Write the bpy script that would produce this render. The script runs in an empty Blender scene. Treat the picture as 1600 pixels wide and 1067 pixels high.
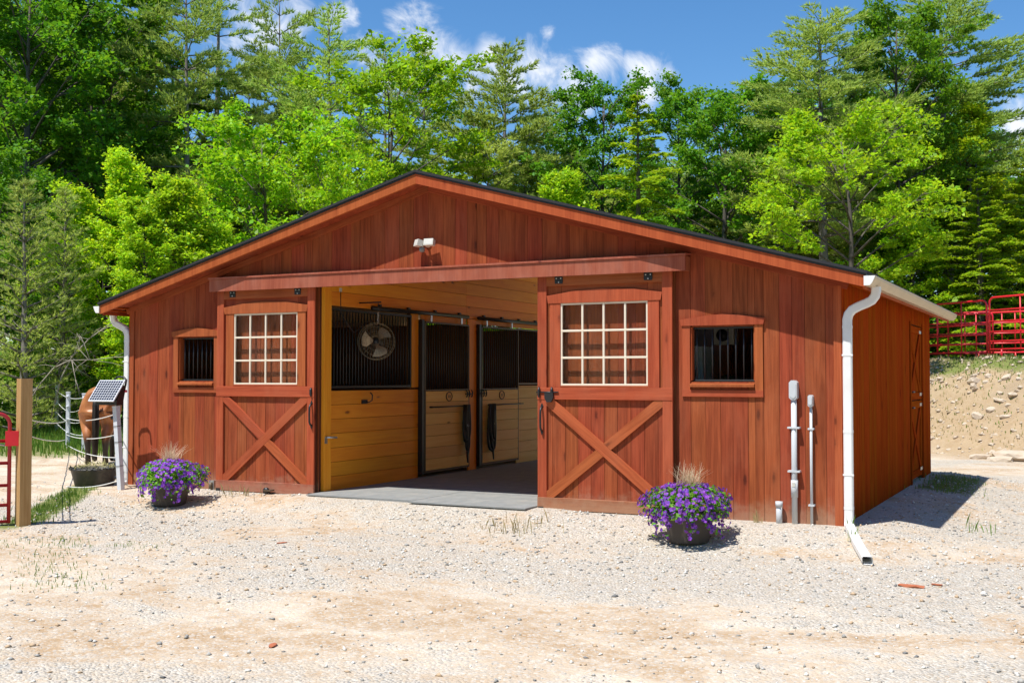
import bpy, math, random
import numpy as np
from mathutils import Vector, Matrix

# ------------------------------------------------------------------ camera
scene = bpy.context.scene
COL = scene.collection
CAM = Vector((7.973, -13.120, 1.646)); YAW = 0.472; PITCH = 0.032
cam_data = bpy.data.cameras.new('camera'); cam = bpy.data.objects.new('camera', cam_data); COL.objects.link(cam)
cam_data.sensor_fit = 'HORIZONTAL'; cam_data.sensor_width = 36.0; cam_data.lens = 36.0 * 1762.3 / 1600.0
cam_data.clip_start = 0.1; cam_data.clip_end = 2000.0
cam.location = CAM; cam.rotation_euler = (math.pi / 2 + PITCH, 0, YAW)
scene.camera = cam
FW = Vector((-math.sin(YAW), math.cos(YAW), 0)); RT = Vector((math.cos(YAW), math.sin(YAW), 0))

# ------------------------------------------------------------------ sun, sky, exposure
SUN_TRAVEL = Vector((0.174, 0.435, -1.0)).normalized()
sd = bpy.data.lights.new('sun', 'SUN'); sd.energy = 5.0; sd.angle = math.radians(0.53); sd.color = (1.0, 0.965, 0.90)
sun = bpy.data.objects.new('sun', sd); COL.objects.link(sun)
sun.rotation_euler = SUN_TRAVEL.to_track_quat('-Z', 'Y').to_euler()
vs = scene.view_settings
vs.view_transform = 'Standard'; vs.look = 'None'; vs.gamma = 1.0; vs.exposure = 0.36; vs.use_curve_mapping = False

world = bpy.data.worlds.new('World'); scene.world = world; world.use_nodes = True
wt = world.node_tree; wt.nodes.clear()
def wn(t, **k):
    n = wt.nodes.new(t)
    for a, b in k.items(): setattr(n, a, b)
    return n
sky = wn('ShaderNodeTexSky', sky_type='NISHITA'); sky.sun_disc = False
sky.sun_elevation = math.asin(-SUN_TRAVEL.z); sky.sun_rotation = math.atan2(-SUN_TRAVEL.x, -SUN_TRAVEL.y)
sky.altitude = 300; sky.air_density = 1.0; sky.dust_density = 0.05; sky.ozone_density = 4.0
bg = wn('ShaderNodeBackground'); bg.inputs['Strength'].default_value = 0.085
wo = wn('ShaderNodeOutputWorld')
tc = wn('ShaderNodeTexCoord')
def wmath(op, a, b=None, clamp=False):
    n = wn('ShaderNodeMath', operation=op); n.use_clamp = clamp
    for i, v in enumerate((a, b)):
        if v is None: continue
        if isinstance(v, (int, float)): n.inputs[i].default_value = v
        else: wt.links.new(v, n.inputs[i])
    return n.outputs[0]
# fair-weather cumulus: lobes at real bearings and heights, broken up by noise; loose scattered cloud elsewhere
CLOUDS = [(-4.7, 18.0, 1.57), (-4.3, 16.6, 1.5), (-3.5, 15.3, 1.72), (-1.9, 14.7, 1.5), (-5.8, 15.2, 1.72), (0.0, 14.9, 1.57), (1.6, 15.2, 1.72), (3.0, 14.7, 1.72), (4.1, 15.7, 1.35), (7.0, 15.4, 1.2), (7.9, 15.0, 0.82), (6.7, 14.3, 0.97), (1.9, 17.1, 0.52), (-12.8, 17.4, 2.43), (-14.3, 16.0, 1.87), (-8.7, 18.0, 0.97), (-7.3, 15.7, 1.35), (24.2, 11.7, 1.42), (24.5, 8.9, 1.57), (-1.0, 16.1, 0.97),
          (40, 24, 4), (52, 15, 4), (-38, 20, 5), (-60, 28, 5), (90, 22, 5), (130, 30, 5), (180, 24, 5), (-110, 20, 5), (-150, 34, 5), (10, 52, 5), (-70, 60, 5)]
nz1 = wn('ShaderNodeTexNoise'); nz1.inputs['Scale'].default_value = 19.0; nz1.inputs['Detail'].default_value = 9; nz1.inputs['Roughness'].default_value = 0.62
nz1.inputs['Distortion'].default_value = 0.8
wt.links.new(tc.outputs['Generated'], nz1.inputs['Vector'])
acc = None
for az, el, r in CLOUDS:
    a = math.radians(az); e = math.radians(el)
    d = (FW * math.cos(a) + RT * math.sin(a)) * math.cos(e) + Vector((0, 0, math.sin(e)))
    dn = wn('ShaderNodeVectorMath', operation='DISTANCE'); wt.links.new(tc.outputs['Generated'], dn.inputs[0]); dn.inputs[1].default_value = d
    v = wmath('SUBTRACT', 1.0, wmath('DIVIDE', dn.outputs['Value'], math.radians(r) * 1.25), clamp=True)
    acc = v if acc is None else wmath('MAXIMUM', acc, v)
dens = wmath('ADD', wmath('MULTIPLY', acc, 1.0), wmath('MULTIPLY', wmath('SUBTRACT', nz1.outputs['Fac'], 0.5), 3.4))
mr = wn('ShaderNodeMapRange'); mr.interpolation_type = 'SMOOTHSTEP'; wt.links.new(dens, mr.inputs['Value'])
mr.inputs['From Min'].default_value = 0.20; mr.inputs['From Max'].default_value = 1.35
gate = wmath('MULTIPLY', mr.outputs[0], wmath('MULTIPLY', acc, 9.0, clamp=True))
mixc = wn('ShaderNodeMix', data_type='RGBA'); wt.links.new(wmath('MULTIPLY', gate, 0.93), mixc.inputs['Factor'])
hs_ = wn('ShaderNodeHueSaturation'); hs_.inputs['Saturation'].default_value = 1.22; hs_.inputs['Value'].default_value = 1.45; wt.links.new(sky.outputs[0], hs_.inputs['Color']); wt.links.new(hs_.outputs[0], mixc.inputs['A']); mixc.inputs['B'].default_value = (9.6, 9.9, 10.4, 1)
wt.links.new(mixc.outputs['Result'], bg.inputs['Color']); wt.links.new(bg.outputs[0], wo.inputs['Surface'])

# ------------------------------------------------------------------ helpers
rnd = random.Random(7)
def ss(a, b, x):
    t = np.clip((np.asarray(x, dtype=float) - a) / (b - a), 0, 1); return t * t * (3 - 2 * t)
def link(name, me, mat=None, parent=None, loc=None, M=None):
    o = bpy.data.objects.new(name, me); COL.objects.link(o)
    if mat is not None and not me.materials: me.materials.append(mat)
    if parent is not None: o.parent = parent
    if M is not None: o.matrix_basis = M
    elif loc is not None: o.location = loc
    return o
def tag(o, label, cat=None, group=None, kind=None):
    o['label'] = label
    if cat: o['category'] = cat
    if group: o['group'] = group
    if kind: o['kind'] = kind
    return o
def thing(name, label, cat, loc=(0, 0, 0), rz=0, group=None):
    o = bpy.data.objects.new(name, None); COL.objects.link(o); o.location = loc; o.rotation_euler = (0, 0, rz)
    o.empty_display_size = 0.1
    return tag(o, label, cat, group)
def copy_tree(o, parent=None):
    c = o.copy(); COL.objects.link(c); c.parent = parent
    for ch in o.children: copy_tree(ch, c)
    return c
class MB:
    def __init__(s): s.v = []; s.f = []
    def add(s, V, F):
        b = len(s.v); s.v += [tuple(p) for p in V]; s.f += [tuple(i + b for i in f) for f in F]; return s
    def box(s, x0, x1, y0, y1, z0, z1):
        V = [(x, y, z) for z in (z0, z1) for y in (y0, y1) for x in (x0, x1)]
        return s.add(V, [(0, 2, 3, 1), (4, 5, 7, 6), (0, 1, 5, 4), (2, 6, 7, 3), (0, 4, 6, 2), (1, 3, 7, 5)])
    def prism(s, poly, a, b, axis='y'):
        n = len(poly)
        def P(u, w, t): return (u, t, w) if axis == 'y' else ((t, u, w) if axis == 'x' else (u, w, t))
        V = [P(u, w, a) for u, w in poly] + [P(u, w, b) for u, w in poly]
        return s.add(V, [tuple(range(n)), tuple(range(2 * n - 1, n - 1, -1))] + [(i, i + n, (i + 1) % n + n, (i + 1) % n) for i in range(n)])
    def tube(s, pts, r, n=8, closed=False):
        pts = [Vector(p) for p in pts]; m = len(pts)
        R = r if isinstance(r, (list, tuple)) else [r] * m
        V = []; up = None
        for i, p in enumerate(pts):
            if closed: d = pts[(i + 1) % m] - pts[i - 1]
            else: d = pts[min(i + 1, m - 1)] - pts[max(i - 1, 0)]
            d = d.normalized() if d.length > 1e-9 else Vector((0, 0, 1))
            if up is None: up = Vector((0, 0, 1)) if abs(d.z) < 0.9 else Vector((1, 0, 0))
            a = d.cross(up)
            if a.length < 1e-5: a = d.orthogonal()
            a.normalize(); b = a.cross(d).normalized(); up = b
            for k in range(n):
                t = 2 * math.pi * k / n; V.append(p + (a * math.cos(t) + b * math.sin(t)) * R[i])
        F = []
        for i in range(m if closed else m - 1):
            j = (i + 1) % m
            for k in range(n): F.append((i * n + k, i * n + (k + 1) % n, j * n + (k + 1) % n, j * n + k))
        if not closed: F += [tuple(range(n - 1, -1, -1)), tuple((m - 1) * n + k for k in range(n))]
        return s.add(V, F)
    def lathe(s, prof, n=24, c=(0, 0, 0)):
        V = []; F = []
        for r, z in prof:
            for k in range(n):
                t = 2 * math.pi * k / n; V.append((c[0] + r * math.cos(t), c[1] + r * math.sin(t), c[2] + z))
        for i in range(len(prof) - 1):
            for k in range(n): F.append((i * n + k, i * n + (k + 1) % n, (i + 1) * n + (k + 1) % n, (i + 1) * n + k))
        F += [tuple(range(n - 1, -1, -1)), tuple((len(prof) - 1) * n + k for k in range(n))]
        return s.add(V, F)
    def mesh(s, name, mat=None, smooth=False):
        me = bpy.data.meshes.new(name); me.from_pydata(s.v, [], s.f); me.update()
        if mat: me.materials.append(mat)
        if smooth: me.polygons.foreach_set('use_smooth', [True] * len(me.polygons))
        return me
    def build(s, name, mat, parent=None, smooth=False, loc=None, M=None):
        return link(name, s.mesh(name, mat, smooth), None, parent, loc, M)
def fast_mesh(name, V, F, mat=None, smooth=False):
    V = np.asarray(V, dtype=np.float32); F = np.asarray(F, dtype=np.int32)
    me = bpy.data.meshes.new(name); k = F.shape[1]
    me.vertices.add(len(V)); me.vertices.foreach_set('co', V.ravel())
    me.loops.add(F.size); me.loops.foreach_set('vertex_index', F.ravel())
    me.polygons.add(len(F)); me.polygons.foreach_set('loop_start', np.arange(0, F.size, k, dtype=np.int32))
    me.update(calc_edges=True)
    if smooth: me.polygons.foreach_set('use_smooth', np.ones(len(F), dtype=bool))
    if mat: me.materials.append(mat)
    return me
AX = {'x': Vector((1, 0, 0)), 'y': Vector((0, 1, 0)), 'z': Vector((0, 0, 1)), '-y': Vector((0, -1, 0)), '-x': Vector((-1, 0, 0))}
_bc = {}
def board(name, parent, c, l, w, t, along, normal, mat, ch=0.0025):
    """one board: local z along its length, local y across its thickness; meshes shared by size, arrises eased"""
    key = (round(l, 3), round(w, 3), round(t, 3), mat.name)
    me = _bc.get(key)
    if me is None:
        m = MB(); a, b = w / 2, t / 2; c2 = min(ch, t * .3)
        poly = [(-a + c2, -b), (a - c2, -b), (a, -b + c2), (a, b), (-a, b), (-a, -b + c2)]
        m.prism(poly, -l / 2, l / 2, 'z'); me = m.mesh(name, mat); _bc[key] = me
    Z = (AX[along] if isinstance(along, str) else Vector(along)).normalized(); Y = -(AX[normal] if isinstance(normal, str) else Vector(normal)).normalized()
    X = Y.cross(Z)
    M = Matrix((X, Y, Z)).transposed().to_4x4(); M.translation = Vector(c)
    return link(name, me, None, parent, M=M)
# ------------------------------------------------------------------ materials
class NT:
    def __init__(s, name):
        s.m = bpy.data.materials.new(name); s.m.use_nodes = True; s.t = s.m.node_tree; s.t.nodes.clear()
        s.out = s.n('ShaderNodeOutputMaterial')
    def n(s, t, **k):
        n = s.t.nodes.new(t)
        for a, b in k.items(): setattr(n, a, b)
        return n
    def put(s, sock, v):
        if v is None: return
        if hasattr(v, 'is_output'): s.t.links.new(v, sock)
        elif isinstance(v, (tuple, list)) and len(v) == 3 and sock.type == 'RGBA': sock.default_value = (*v, 1)
        else: sock.default_value = v
    def math(s, op, a, b=None, c=None, clamp=False):
        n = s.n('ShaderNodeMath', operation=op); n.use_clamp = clamp
        for i, v in enumerate((a, b, c)): s.put(n.inputs[i], v)
        return n.outputs[0]
    def mix(s, f, a, b, blend='MIX'):
        n = s.n('ShaderNodeMix', data_type='RGBA', blend_type=blend)
        s.put(n.inputs['Factor'], f); s.put(n.inputs['A'], a); s.put(n.inputs['B'], b); return n.outputs['Result']
    def ramp(s, f, a, b, lo=0.0, hi=1.0):
        n = s.n('ShaderNodeMapRange'); n.interpolation_type = 'SMOOTHSTEP'
        s.put(n.inputs['Value'], f); s.put(n.inputs['From Min'], a); s.put(n.inputs['From Max'], b)
        s.put(n.inputs['To Min'], lo); s.put(n.inputs['To Max'], hi); return n.outputs[0]
    def noise(s, vec, scale, detail=4, rough=0.55, dist=0.0):
        n = s.n('ShaderNodeTexNoise'); s.put(n.inputs['Vector'], vec); s.put(n.inputs['Scale'], scale)
        s.put(n.inputs['Detail'], detail); s.put(n.inputs['Roughness'], rough); s.put(n.inputs['Distortion'], dist); return n.outputs['Fac']
    def voro(s, vec, scale, feat='F1'):
        n = s.n('ShaderNodeTexVoronoi', feature=feat); s.put(n.inputs['Vector'], vec); s.put(n.inputs['Scale'], scale); return n
    def mapping(s, vec, scale=(1, 1, 1), loc=(0, 0, 0)):
        n = s.n('ShaderNodeMapping'); s.put(n.inputs['Vector'], vec); n.inputs['Scale'].default_value = scale
        if hasattr(loc, 'is_output'): s.put(n.inputs['Location'], loc)
        else: n.inputs['Location'].default_value = loc
        return n.outputs[0]
    def hsv(s, col, h=0.5, sat=1.0, v=1.0):
        n = s.n('ShaderNodeHueSaturation'); s.put(n.inputs['Color'], col); s.put(n.inputs['Hue'], h); s.put(n.inputs['Saturation'], sat); s.put(n.inputs['Value'], v); return n.outputs[0]
    def bump(s, h, strength=0.4, dist=0.01):
        n = s.n('ShaderNodeBump'); s.put(n.inputs['Height'], h); n.inputs['Strength'].default_value = strength; n.inputs['Distance'].default_value = dist; return n.outputs[0]
    def bsdf(s, col, rough=0.6, spec=0.4, metal=0.0, normal=None):
        n = s.n('ShaderNodeBsdfPrincipled'); s.put(n.inputs['Base Color'], col); s.put(n.inputs['Roughness'], rough)
        s.put(n.inputs['Specular IOR Level'], spec); s.put(n.inputs['Metallic'], metal)
        if normal is not None: s.t.links.new(normal, n.inputs['Normal'])
        return n
    def end(s, sh): s.t.links.new(sh.outputs[0] if hasattr(sh, 'outputs') else sh, s.out.inputs['Surface']); return s.m

def wood(name, light, dark, knot, tint=0.16, rough=0.72, grain=1.0, knots=True, fade=None, fade_amt=0.0, spec=0.13, splash=0.0):
    t = NT(name); oi = t.n('ShaderNodeObjectInfo'); tcn = t.n('ShaderNodeTexCoord')
    cb = t.n('ShaderNodeCombineXYZ'); r1 = t.math('MULTIPLY', oi.outputs['Random'], 91.7)
    t.put(cb.inputs[0], r1); t.put(cb.inputs[1], t.math('MULTIPLY', oi.outputs['Random'], 37.3)); t.put(cb.inputs[2], t.math('MULTIPLY', oi.outputs['Random'], 63.1))
    va = t.n('ShaderNodeVectorMath', operation='ADD'); t.put(va.inputs[0], tcn.outputs['Object']); t.put(va.inputs[1], cb.outputs[0]); P = va.outputs[0]
    broad = t.noise(t.mapping(P, (7, 7, 0.55)), 1.6, 4, 0.55, 0.9)
    fine = t.noise(t.mapping(P, (60, 60, 1.6)), 1.8, 5, 0.6, 0.4)
    streak = t.noise(t.mapping(P, (22, 22, 0.5)), 2.0, 3, 0.5, 0.6)
    f = t.math('ADD', t.math('MULTIPLY', broad, 0.5), t.math('ADD', t.math('MULTIPLY', fine, 0.3 * grain), t.math('MULTIPLY', streak, 0.3)))
    col = t.mix(t.ramp(f, 0.36, 0.72), dark, light)
    if knots:
        vo = t.voro(t.mapping(P, (5.5, 5.5, 1.9)), 1.0); kd = t.noise(P, 30, 2)
        dd = t.math('ADD', vo.outputs['Distance'], t.math('MULTIPLY', t.math('SUBTRACT', kd, 0.5), 0.10))
        sc_ = t.n('ShaderNodeSeparateColor'); t.put(sc_.inputs[0], vo.outputs['Color'])
        on = t.math('GREATER_THAN', sc_.outputs[0], 0.62)
        k = t.math('MULTIPLY', t.ramp(dd, 0.05, 0.17, 1.0, 0.0), on); ring = t.math('MULTIPLY', t.ramp(dd, 0.12, 0.34, 1.0, 0.0), on)
        col = t.mix(t.math('MULTIPLY', ring, 0.4), col, dark); col = t.mix(t.math('MULTIPLY', k, 0.85), col, knot)
    if fade:
        geo = t.n('ShaderNodeNewGeometry'); fn = t.noise(t.mapping(geo.outputs['Position'], (2.2, 2.2, 1.1)), 1.1, 5, 0.65, 0.5)
        col = t.mix(t.math('MULTIPLY', t.ramp(fn, 0.42, 0.74), fade_amt), col, fade)
    if splash:
        g3 = t.n('ShaderNodeNewGeometry'); s3 = t.n('ShaderNodeSeparateXYZ'); t.put(s3.inputs[0], g3.outputs['Position']); n5 = t.noise(g3.outputs['Position'], 7.0, 6, 0.7)
        col = t.mix(t.math('MULTIPLY', t.ramp(t.math('ADD', s3.outputs[2], t.math('MULTIPLY', n5, -0.55)), -0.32, 0.0, 1.0, 0.0), splash), col, (0.42, 0.29, 0.19))
    val = t.math('ADD', 1.0 - tint, t.math('MULTIPLY', oi.outputs['Random'], 2 * tint))
    hue = t.math('ADD', 0.494, t.math('MULTIPLY', t.math('FRACT', t.math('MULTIPLY', oi.outputs['Random'], 17.3)), 0.013))
    col = t.hsv(col, hue, 1.0, val)
    nb = t.bump(t.math('ADD', fine, t.math('MULTIPLY', streak, 0.5)), 0.35, 0.004)
    return t.end(t.bsdf(col, rough, spec, 0, nb))
def plain(name, col, rough=0.5, metal=0.0, spec=0.4, var=0.1, scale=8.0, bump=0.0, dirt=None, dirt_amt=0.0):
    t = NT(name); tcn = t.n('ShaderNodeTexCoord'); nz = t.noise(tcn.outputs['Object'], scale, 5, 0.6)
    c = t.mix(1.0, col, t.math('ADD', 1 - var, t.math('MULTIPLY', nz, 2 * var)), 'MULTIPLY')
    if dirt:
        n2 = t.noise(tcn.outputs['Object'], scale * 0.7, 6, 0.7, 0.6); c = t.mix(t.math('MULTIPLY', t.ramp(n2, 0.45, 0.75), dirt_amt), c, dirt)
    nb = t.bump(t.noise(tcn.outputs['Object'], scale * 9, 3), bump, 0.004) if bump else None
    rr = t.math('ADD', rough - 0.06, t.math('MULTIPLY', nz, 0.12))
    return t.end(t.bsdf(c, rr, spec, metal, nb))
def leaf(name, col, trans=0.35, hv=0.03, vv=0.45, rough=0.5, tcol=None, spec=0.25, patch=0.25):
    t = NT(name); g = t.n('ShaderNodeNewGeometry'); oi = t.n('ShaderNodeObjectInfo')
    rv = g.outputs['Random Per Island']; pn = t.noise(g.outputs['Position'], 0.55, 3, 0.6)
    v = t.math('ADD', 1 - vv / 2 - patch / 2, t.math('ADD', t.math('MULTIPLY', rv, vv), t.math('MULTIPLY', pn, patch)))
    v = t.math('MULTIPLY', v, t.math('ADD', 0.86, t.math('MULTIPLY', oi.outputs['Random'], 0.28)))
    h = t.math('ADD', 0.5 - hv / 2 - 0.009, t.math('ADD', t.math('MULTIPLY', t.math('FRACT', t.math('MULTIPLY', rv, 13.7)), hv), t.math('MULTIPLY', t.math('FRACT', t.math('MULTIPLY', oi.outputs['Random'], 7.3)), 0.018)))
    c = t.hsv(col, h, 1.0, v); tcl = t.hsv(tcol or tuple(min(1, x * 1.5) for x in col), h, 1.0, v)
    b = t.bsdf(c, rough, spec); tr = t.n('ShaderNodeBsdfTranslucent'); t.put(tr.inputs[0], tcl)
    mx = t.n('ShaderNodeMixShader'); mx.inputs[0].default_value = trans
    t.t.links.new(b.outputs[0], mx.inputs[1]); t.t.links.new(tr.outputs[0], mx.inputs[2]); return t.end(mx)

RED = wood('red_stained_wood', (0.375, 0.083, 0.031), (0.18, 0.035, 0.0135), (0.075, 0.016, 0.009), 0.085, fade=(0.36, 0.115, 0.055), fade_amt=0.35, splash=0.5)
REDT = wood('red_trim_wood', (0.43, 0.102, 0.037), (0.265, 0.055, 0.020), (0.11, 0.024, 0.011), 0.09, fade=(0.40, 0.135, 0.065), fade_amt=0.3)
FASC = wood('fascia_wood', (0.43, 0.102, 0.031), (0.30, 0.060, 0.018), (0.15, 0.03, 0.012), 0.07)
REDW = wood('weathered_red_wood', (0.38, 0.115, 0.060), (0.25, 0.064, 0.034), (0.12, 0.03, 0.02), 0.06, 0.7, fade=(0.42, 0.20, 0.14), fade_amt=0.35, splash=0.4)
SIDE = wood('red_side_wood', (0.40, 0.074, 0.010), (0.25, 0.037, 0.005), (0.08, 0.016, 0.008), 0.09, 0.85, spec=0.0)
PINE = wood('varnished_pine', (0.94, 0.375, 0.028), (0.82, 0.26, 0.014), (0.16, 0.045, 0.012), 0.10, 0.5, spec=0.25)
PALE = wood('pale_pine', (0.92, 0.57, 0.20), (0.84, 0.46, 0.13), (0.22, 0.10, 0.04), 0.09, 0.5)
POST = wood('treated_post_wood', (0.50, 0.32, 0.145), (0.36, 0.205, 0.08), (0.20, 0.10, 0.04), 0.05, 0.7)
BACK = plain('dark_wall_backing', (0.10, 0.022, 0.010), 0.8)
BACKP = plain('pine_wall_backing', (0.20, 0.085, 0.022), 0.8)
DECK = plain('roof_deck_wood', (0.80, 0.55, 0.30), 0.8, var=0.2)
CREAM = plain('cream_paint', (0.76, 0.66, 0.52), 0.45, var=0.06)
BLACK = plain('black_steel', (0.016, 0.016, 0.018), 0.42, 0.0, 0.5)
STEEL = plain('zinc_steel', (0.55, 0.56, 0.57), 0.35, 0.9, var=0.1)
BRONZE = plain('brown_steel_frame', (0.13, 0.095, 0.06), 0.5, 0.3)
WHITE = plain('white_aluminium', (0.80, 0.80, 0.79), 0.38, 0.0, 0.45, 0.04, 3.0, dirt=(0.55, 0.50, 0.42), dirt_amt=0.18)
GUTT = plain('bounce_tan_gutter', (0.60, 0.49, 0.34), 0.45, var=0.12, scale=4, dirt=(0.42, 0.34, 0.22), dirt_amt=0.4)  # tan light bounced off the ground, put into the whole gutter's colour
PVC = plain('grey_pvc', (0.55, 0.57, 0.59), 0.45, var=0.06)
SHING = plain('black_shingle', (0.022, 0.023, 0.028), 0.85, var=0.35, scale=40)
RUBBER = plain('rubber_mat', (0.245, 0.25, 0.245), 0.85, spec=0.15, var=0.35, scale=5, bump=0.3, dirt=(0.36, 0.34, 0.30), dirt_amt=0.6)
CONC = plain('concrete', (0.33, 0.32, 0.30), 0.85, var=0.2, scale=6, bump=0.2)
REDP = plain('red_powder_coat', (0.70, 0.018, 0.032), 0.36, 0.0, 0.5, 0.12)
REDP2 = plain('dark_red_gate_paint', (0.33, 0.012, 0.022), 0.4, 0.0, 0.5, 0.12)
POT = plain('brown_resin_pot', (0.075, 0.062, 0.052), 0.6, var=0.2, scale=14, bump=0.15)
TUB = plain('black_tub_plastic', (0.045, 0.045, 0.046), 0.55, var=0.25, dirt=(0.22, 0.18, 0.13), dirt_amt=0.35)
HAY = plain('hay', (0.36, 0.33, 0.13), 0.9, var=0.3)
ROPE = plain('white_fence_rope', (0.74, 0.73, 0.70), 0.7)
VINYL = plain('white_vinyl_post', (0.62, 0.64, 0.68), 0.45, var=0.06, dirt=(0.45, 0.42, 0.36), dirt_amt=0.2)
YELL = plain('yellow_insulator', (0.75, 0.48, 0.02), 0.5)
BLADE = plain('fan_aluminium', (0.36, 0.28, 0.19), 0.45, 0.6)
LAMPW = plain('lamp_housing_white', (0.58, 0.56, 0.50), 0.4)
BARK = plain('grey_bark', (0.10, 0.085, 0.07), 0.9, var=0.45, scale=3, bump=0.5)
BARKP = plain('pine_bark', (0.21, 0.185, 0.165), 0.9, var=0.4, scale=3, bump=0.5)
DEAD = plain('dead_wood', (0.36, 0.31, 0.25), 0.85, var=0.25, scale=4)
ROCK = plain('pale_rock', (0.52, 0.43, 0.33), 0.85, var=0.3, scale=3, bump=0.5, dirt=(0.46, 0.32, 0.19), dirt_amt=0.5)
BOULD = plain('boulder_stone', (0.47, 0.45, 0.42), 0.85, var=0.3, scale=2, bump=0.4)
BRICKF = plain('brick_fragment_clay', (0.42, 0.13, 0.06), 0.85, var=0.25, scale=20)
CLOTH = plain('grey_cloth', (0.20, 0.20, 0.21), 0.9)
CABW = plain('blue_white_cabinet', (0.70, 0.78, 0.88), 0.4)
t = NT('window_glass'); gl = t.n('ShaderNodeBsdfGlossy'); gl.inputs['Roughness'].default_value = 0.08; tr = t.n('ShaderNodeBsdfTransparent'); tr.inputs[0].default_value = (0.93, 0.95, 0.94, 1)
fr = t.n('ShaderNodeLayerWeight'); fr.inputs['Blend'].default_value = 0.5; mx = t.n('ShaderNodeMixShader')
t.t.links.new(t.math('ADD', t.math('MULTIPLY', t.math('POWER', fr.outputs['Facing'], 5.0), 0.4), 0.016), mx.inputs[0]); t.t.links.new(tr.outputs[0], mx.inputs[1]); t.t.links.new(gl.outputs[0], mx.inputs[2]); GLASS = t.end(mx)
t = NT('solar_cells'); tcn = t.n('ShaderNodeTexCoord'); br = t.n('ShaderNodeTexBrick'); br.offset = 0.0
t.put(br.inputs['Vector'], t.mapping(tcn.outputs['Object'], (1, 1, 1))); br.inputs['Color1'].default_value = (0.012, 0.014, 0.03, 1); br.inputs['Color2'].default_value = (0.016, 0.018, 0.034, 1)
br.inputs['Mortar'].default_value = (0.75, 0.76, 0.78, 1); br.inputs['Scale'].default_value = 1.0; br.inputs['Mortar Size'].default_value = 0.0028; br.inputs['Mortar Smooth'].default_value = 0.0
br.inputs['Brick Width'].default_value = 0.046; br.inputs['Row Height'].default_value = 0.046; SOLAR = t.end(t.bsdf(br.outputs['Color'], 0.25, 0.5))

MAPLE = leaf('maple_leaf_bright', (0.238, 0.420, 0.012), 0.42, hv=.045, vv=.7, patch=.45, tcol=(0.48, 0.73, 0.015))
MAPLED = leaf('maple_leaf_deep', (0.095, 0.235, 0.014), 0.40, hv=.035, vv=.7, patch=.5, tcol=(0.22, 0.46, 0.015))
PNEED = leaf('pine_needles', (0.370, 0.480, 0.115), 0.4, hv=0.03, tcol=(0.56, 0.70, 0.12))
PNEED2 = leaf('soft_pine_needles', (0.430, 0.520, 0.135), 0.4, hv=0.03, tcol=(0.62, 0.74, 0.14))
HEML = leaf('hemlock_spray', (0.310, 0.460, 0.016), 0.38, hv=0.04, vv=.6, patch=.4, tcol=(0.56, 0.74, 0.02))
SAPL = leaf('sapling_leaf', (0.325, 0.505, 0.018), 0.45, hv=.05, vv=.7, patch=.4, tcol=(0.61, 0.82, 0.02))
BUSHL = leaf('undergrowth_leaf', (0.16, 0.32, 0.02), 0.4)
GRASS = leaf('grass_blade', (0.150, 0.245, 0.035), 0.3, hv=0.05)
DRYG = leaf('dry_grass_blade', (0.36, 0.30, 0.15), 0.25, hv=0.04)
PETAL = leaf('purple_petal', (0.27, 0.075, 0.52), 0.35, hv=0.08, vv=0.9, tcol=(0.42, 0.12, 0.68))
PLEAF = leaf('petunia_leaf', (0.16, 0.40, 0.035), 0.35, hv=0.07, vv=0.8)
SPIKE = leaf('tan_spike_grass', (0.60, 0.47, 0.32), 0.3, hv=0.06, vv=0.5)
t = NT('gravel_stone'); g = t.n('ShaderNodeNewGeometry'); rv = g.outputs['Random Per Island']
c = t.mix(t.ramp(rv, 0.0, 1.0), (0.30, 0.29, 0.27), (0.76, 0.72, 0.655)); c = t.mix(t.math('GREATER_THAN', t.math('FRACT', t.math('MULTIPLY', rv, 31.7)), 0.78), c, (0.50, 0.36, 0.23))
c = t.mix(t.math('GREATER_THAN', t.math('FRACT', t.math('MULTIPLY', rv, 57.1)), 0.95), c, (0.19, 0.185, 0.18)); STONE = t.end(t.bsdf(c, 0.85, 0.3))

# ground: sand, grey gravel, turf and leaf litter, mixed by the painted zones
t = NT('yard_ground'); geo = t.n('ShaderNodeNewGeometry'); P = geo.outputs['Position']; at = t.n('ShaderNodeVertexColor'); at.layer_name = 'zone'
sp = t.n('ShaderNodeSeparateColor'); t.put(sp.inputs[0], at.outputs[0]); zg, zt, zf = sp.outputs[0], sp.outputs[1], sp.outputs[2]
n1 = t.noise(t.mapping(P, (0.7, 1.0, 1)), 0.9, 6, 0.62, 0.8); n2 = t.noise(P, 5.0, 6, 0.7); n3 = t.noise(P, 42.0, 4, 0.7); n4 = t.noise(P, 0.33, 4, 0.6, 0.5)
sand = t.mix(t.ramp(n1, 0.36, 0.66), (0.45, 0.30, 0.17), (0.70, 0.585, 0.45)); sand = t.mix(t.ramp(n2, 0.35, 0.75, 0, 0.55), sand, (0.76, 0.68, 0.565))
v1 = t.voro(P, 42.0); v2 = t.voro(P, 90.0); cs = t.n('ShaderNodeSeparateColor'); t.put(cs.inputs[0], v1.outputs['Color']); cs2 = t.n('ShaderNodeSeparateColor'); t.put(cs2.inputs[0], v2.outputs['Color'])
peb = t.mix(cs.outputs[0], (0.36, 0.34, 0.31), (0.82, 0.775, 0.70)); peb = t.mix(t.math('GREATER_THAN', cs.outputs[1], 0.8), peb, (0.46, 0.36, 0.25)); peb = t.mix(0.4, peb, t.mix(cs2.outputs[0], (0.38, 0.355, 0.32), (0.82, 0.77, 0.69)))
gm = t.ramp(t.math('ADD', t.math('ADD', zg, t.math('MULTIPLY', t.math('SUBTRACT', n4, 0.5), 1.5)), t.math('ADD', t.math('MULTIPLY', t.math('SUBTRACT', n1, 0.5), 1.6), t.math('MULTIPLY', t.math('SUBTRACT', n2, 0.5), 0.5))), 0.34, 0.80)
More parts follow.
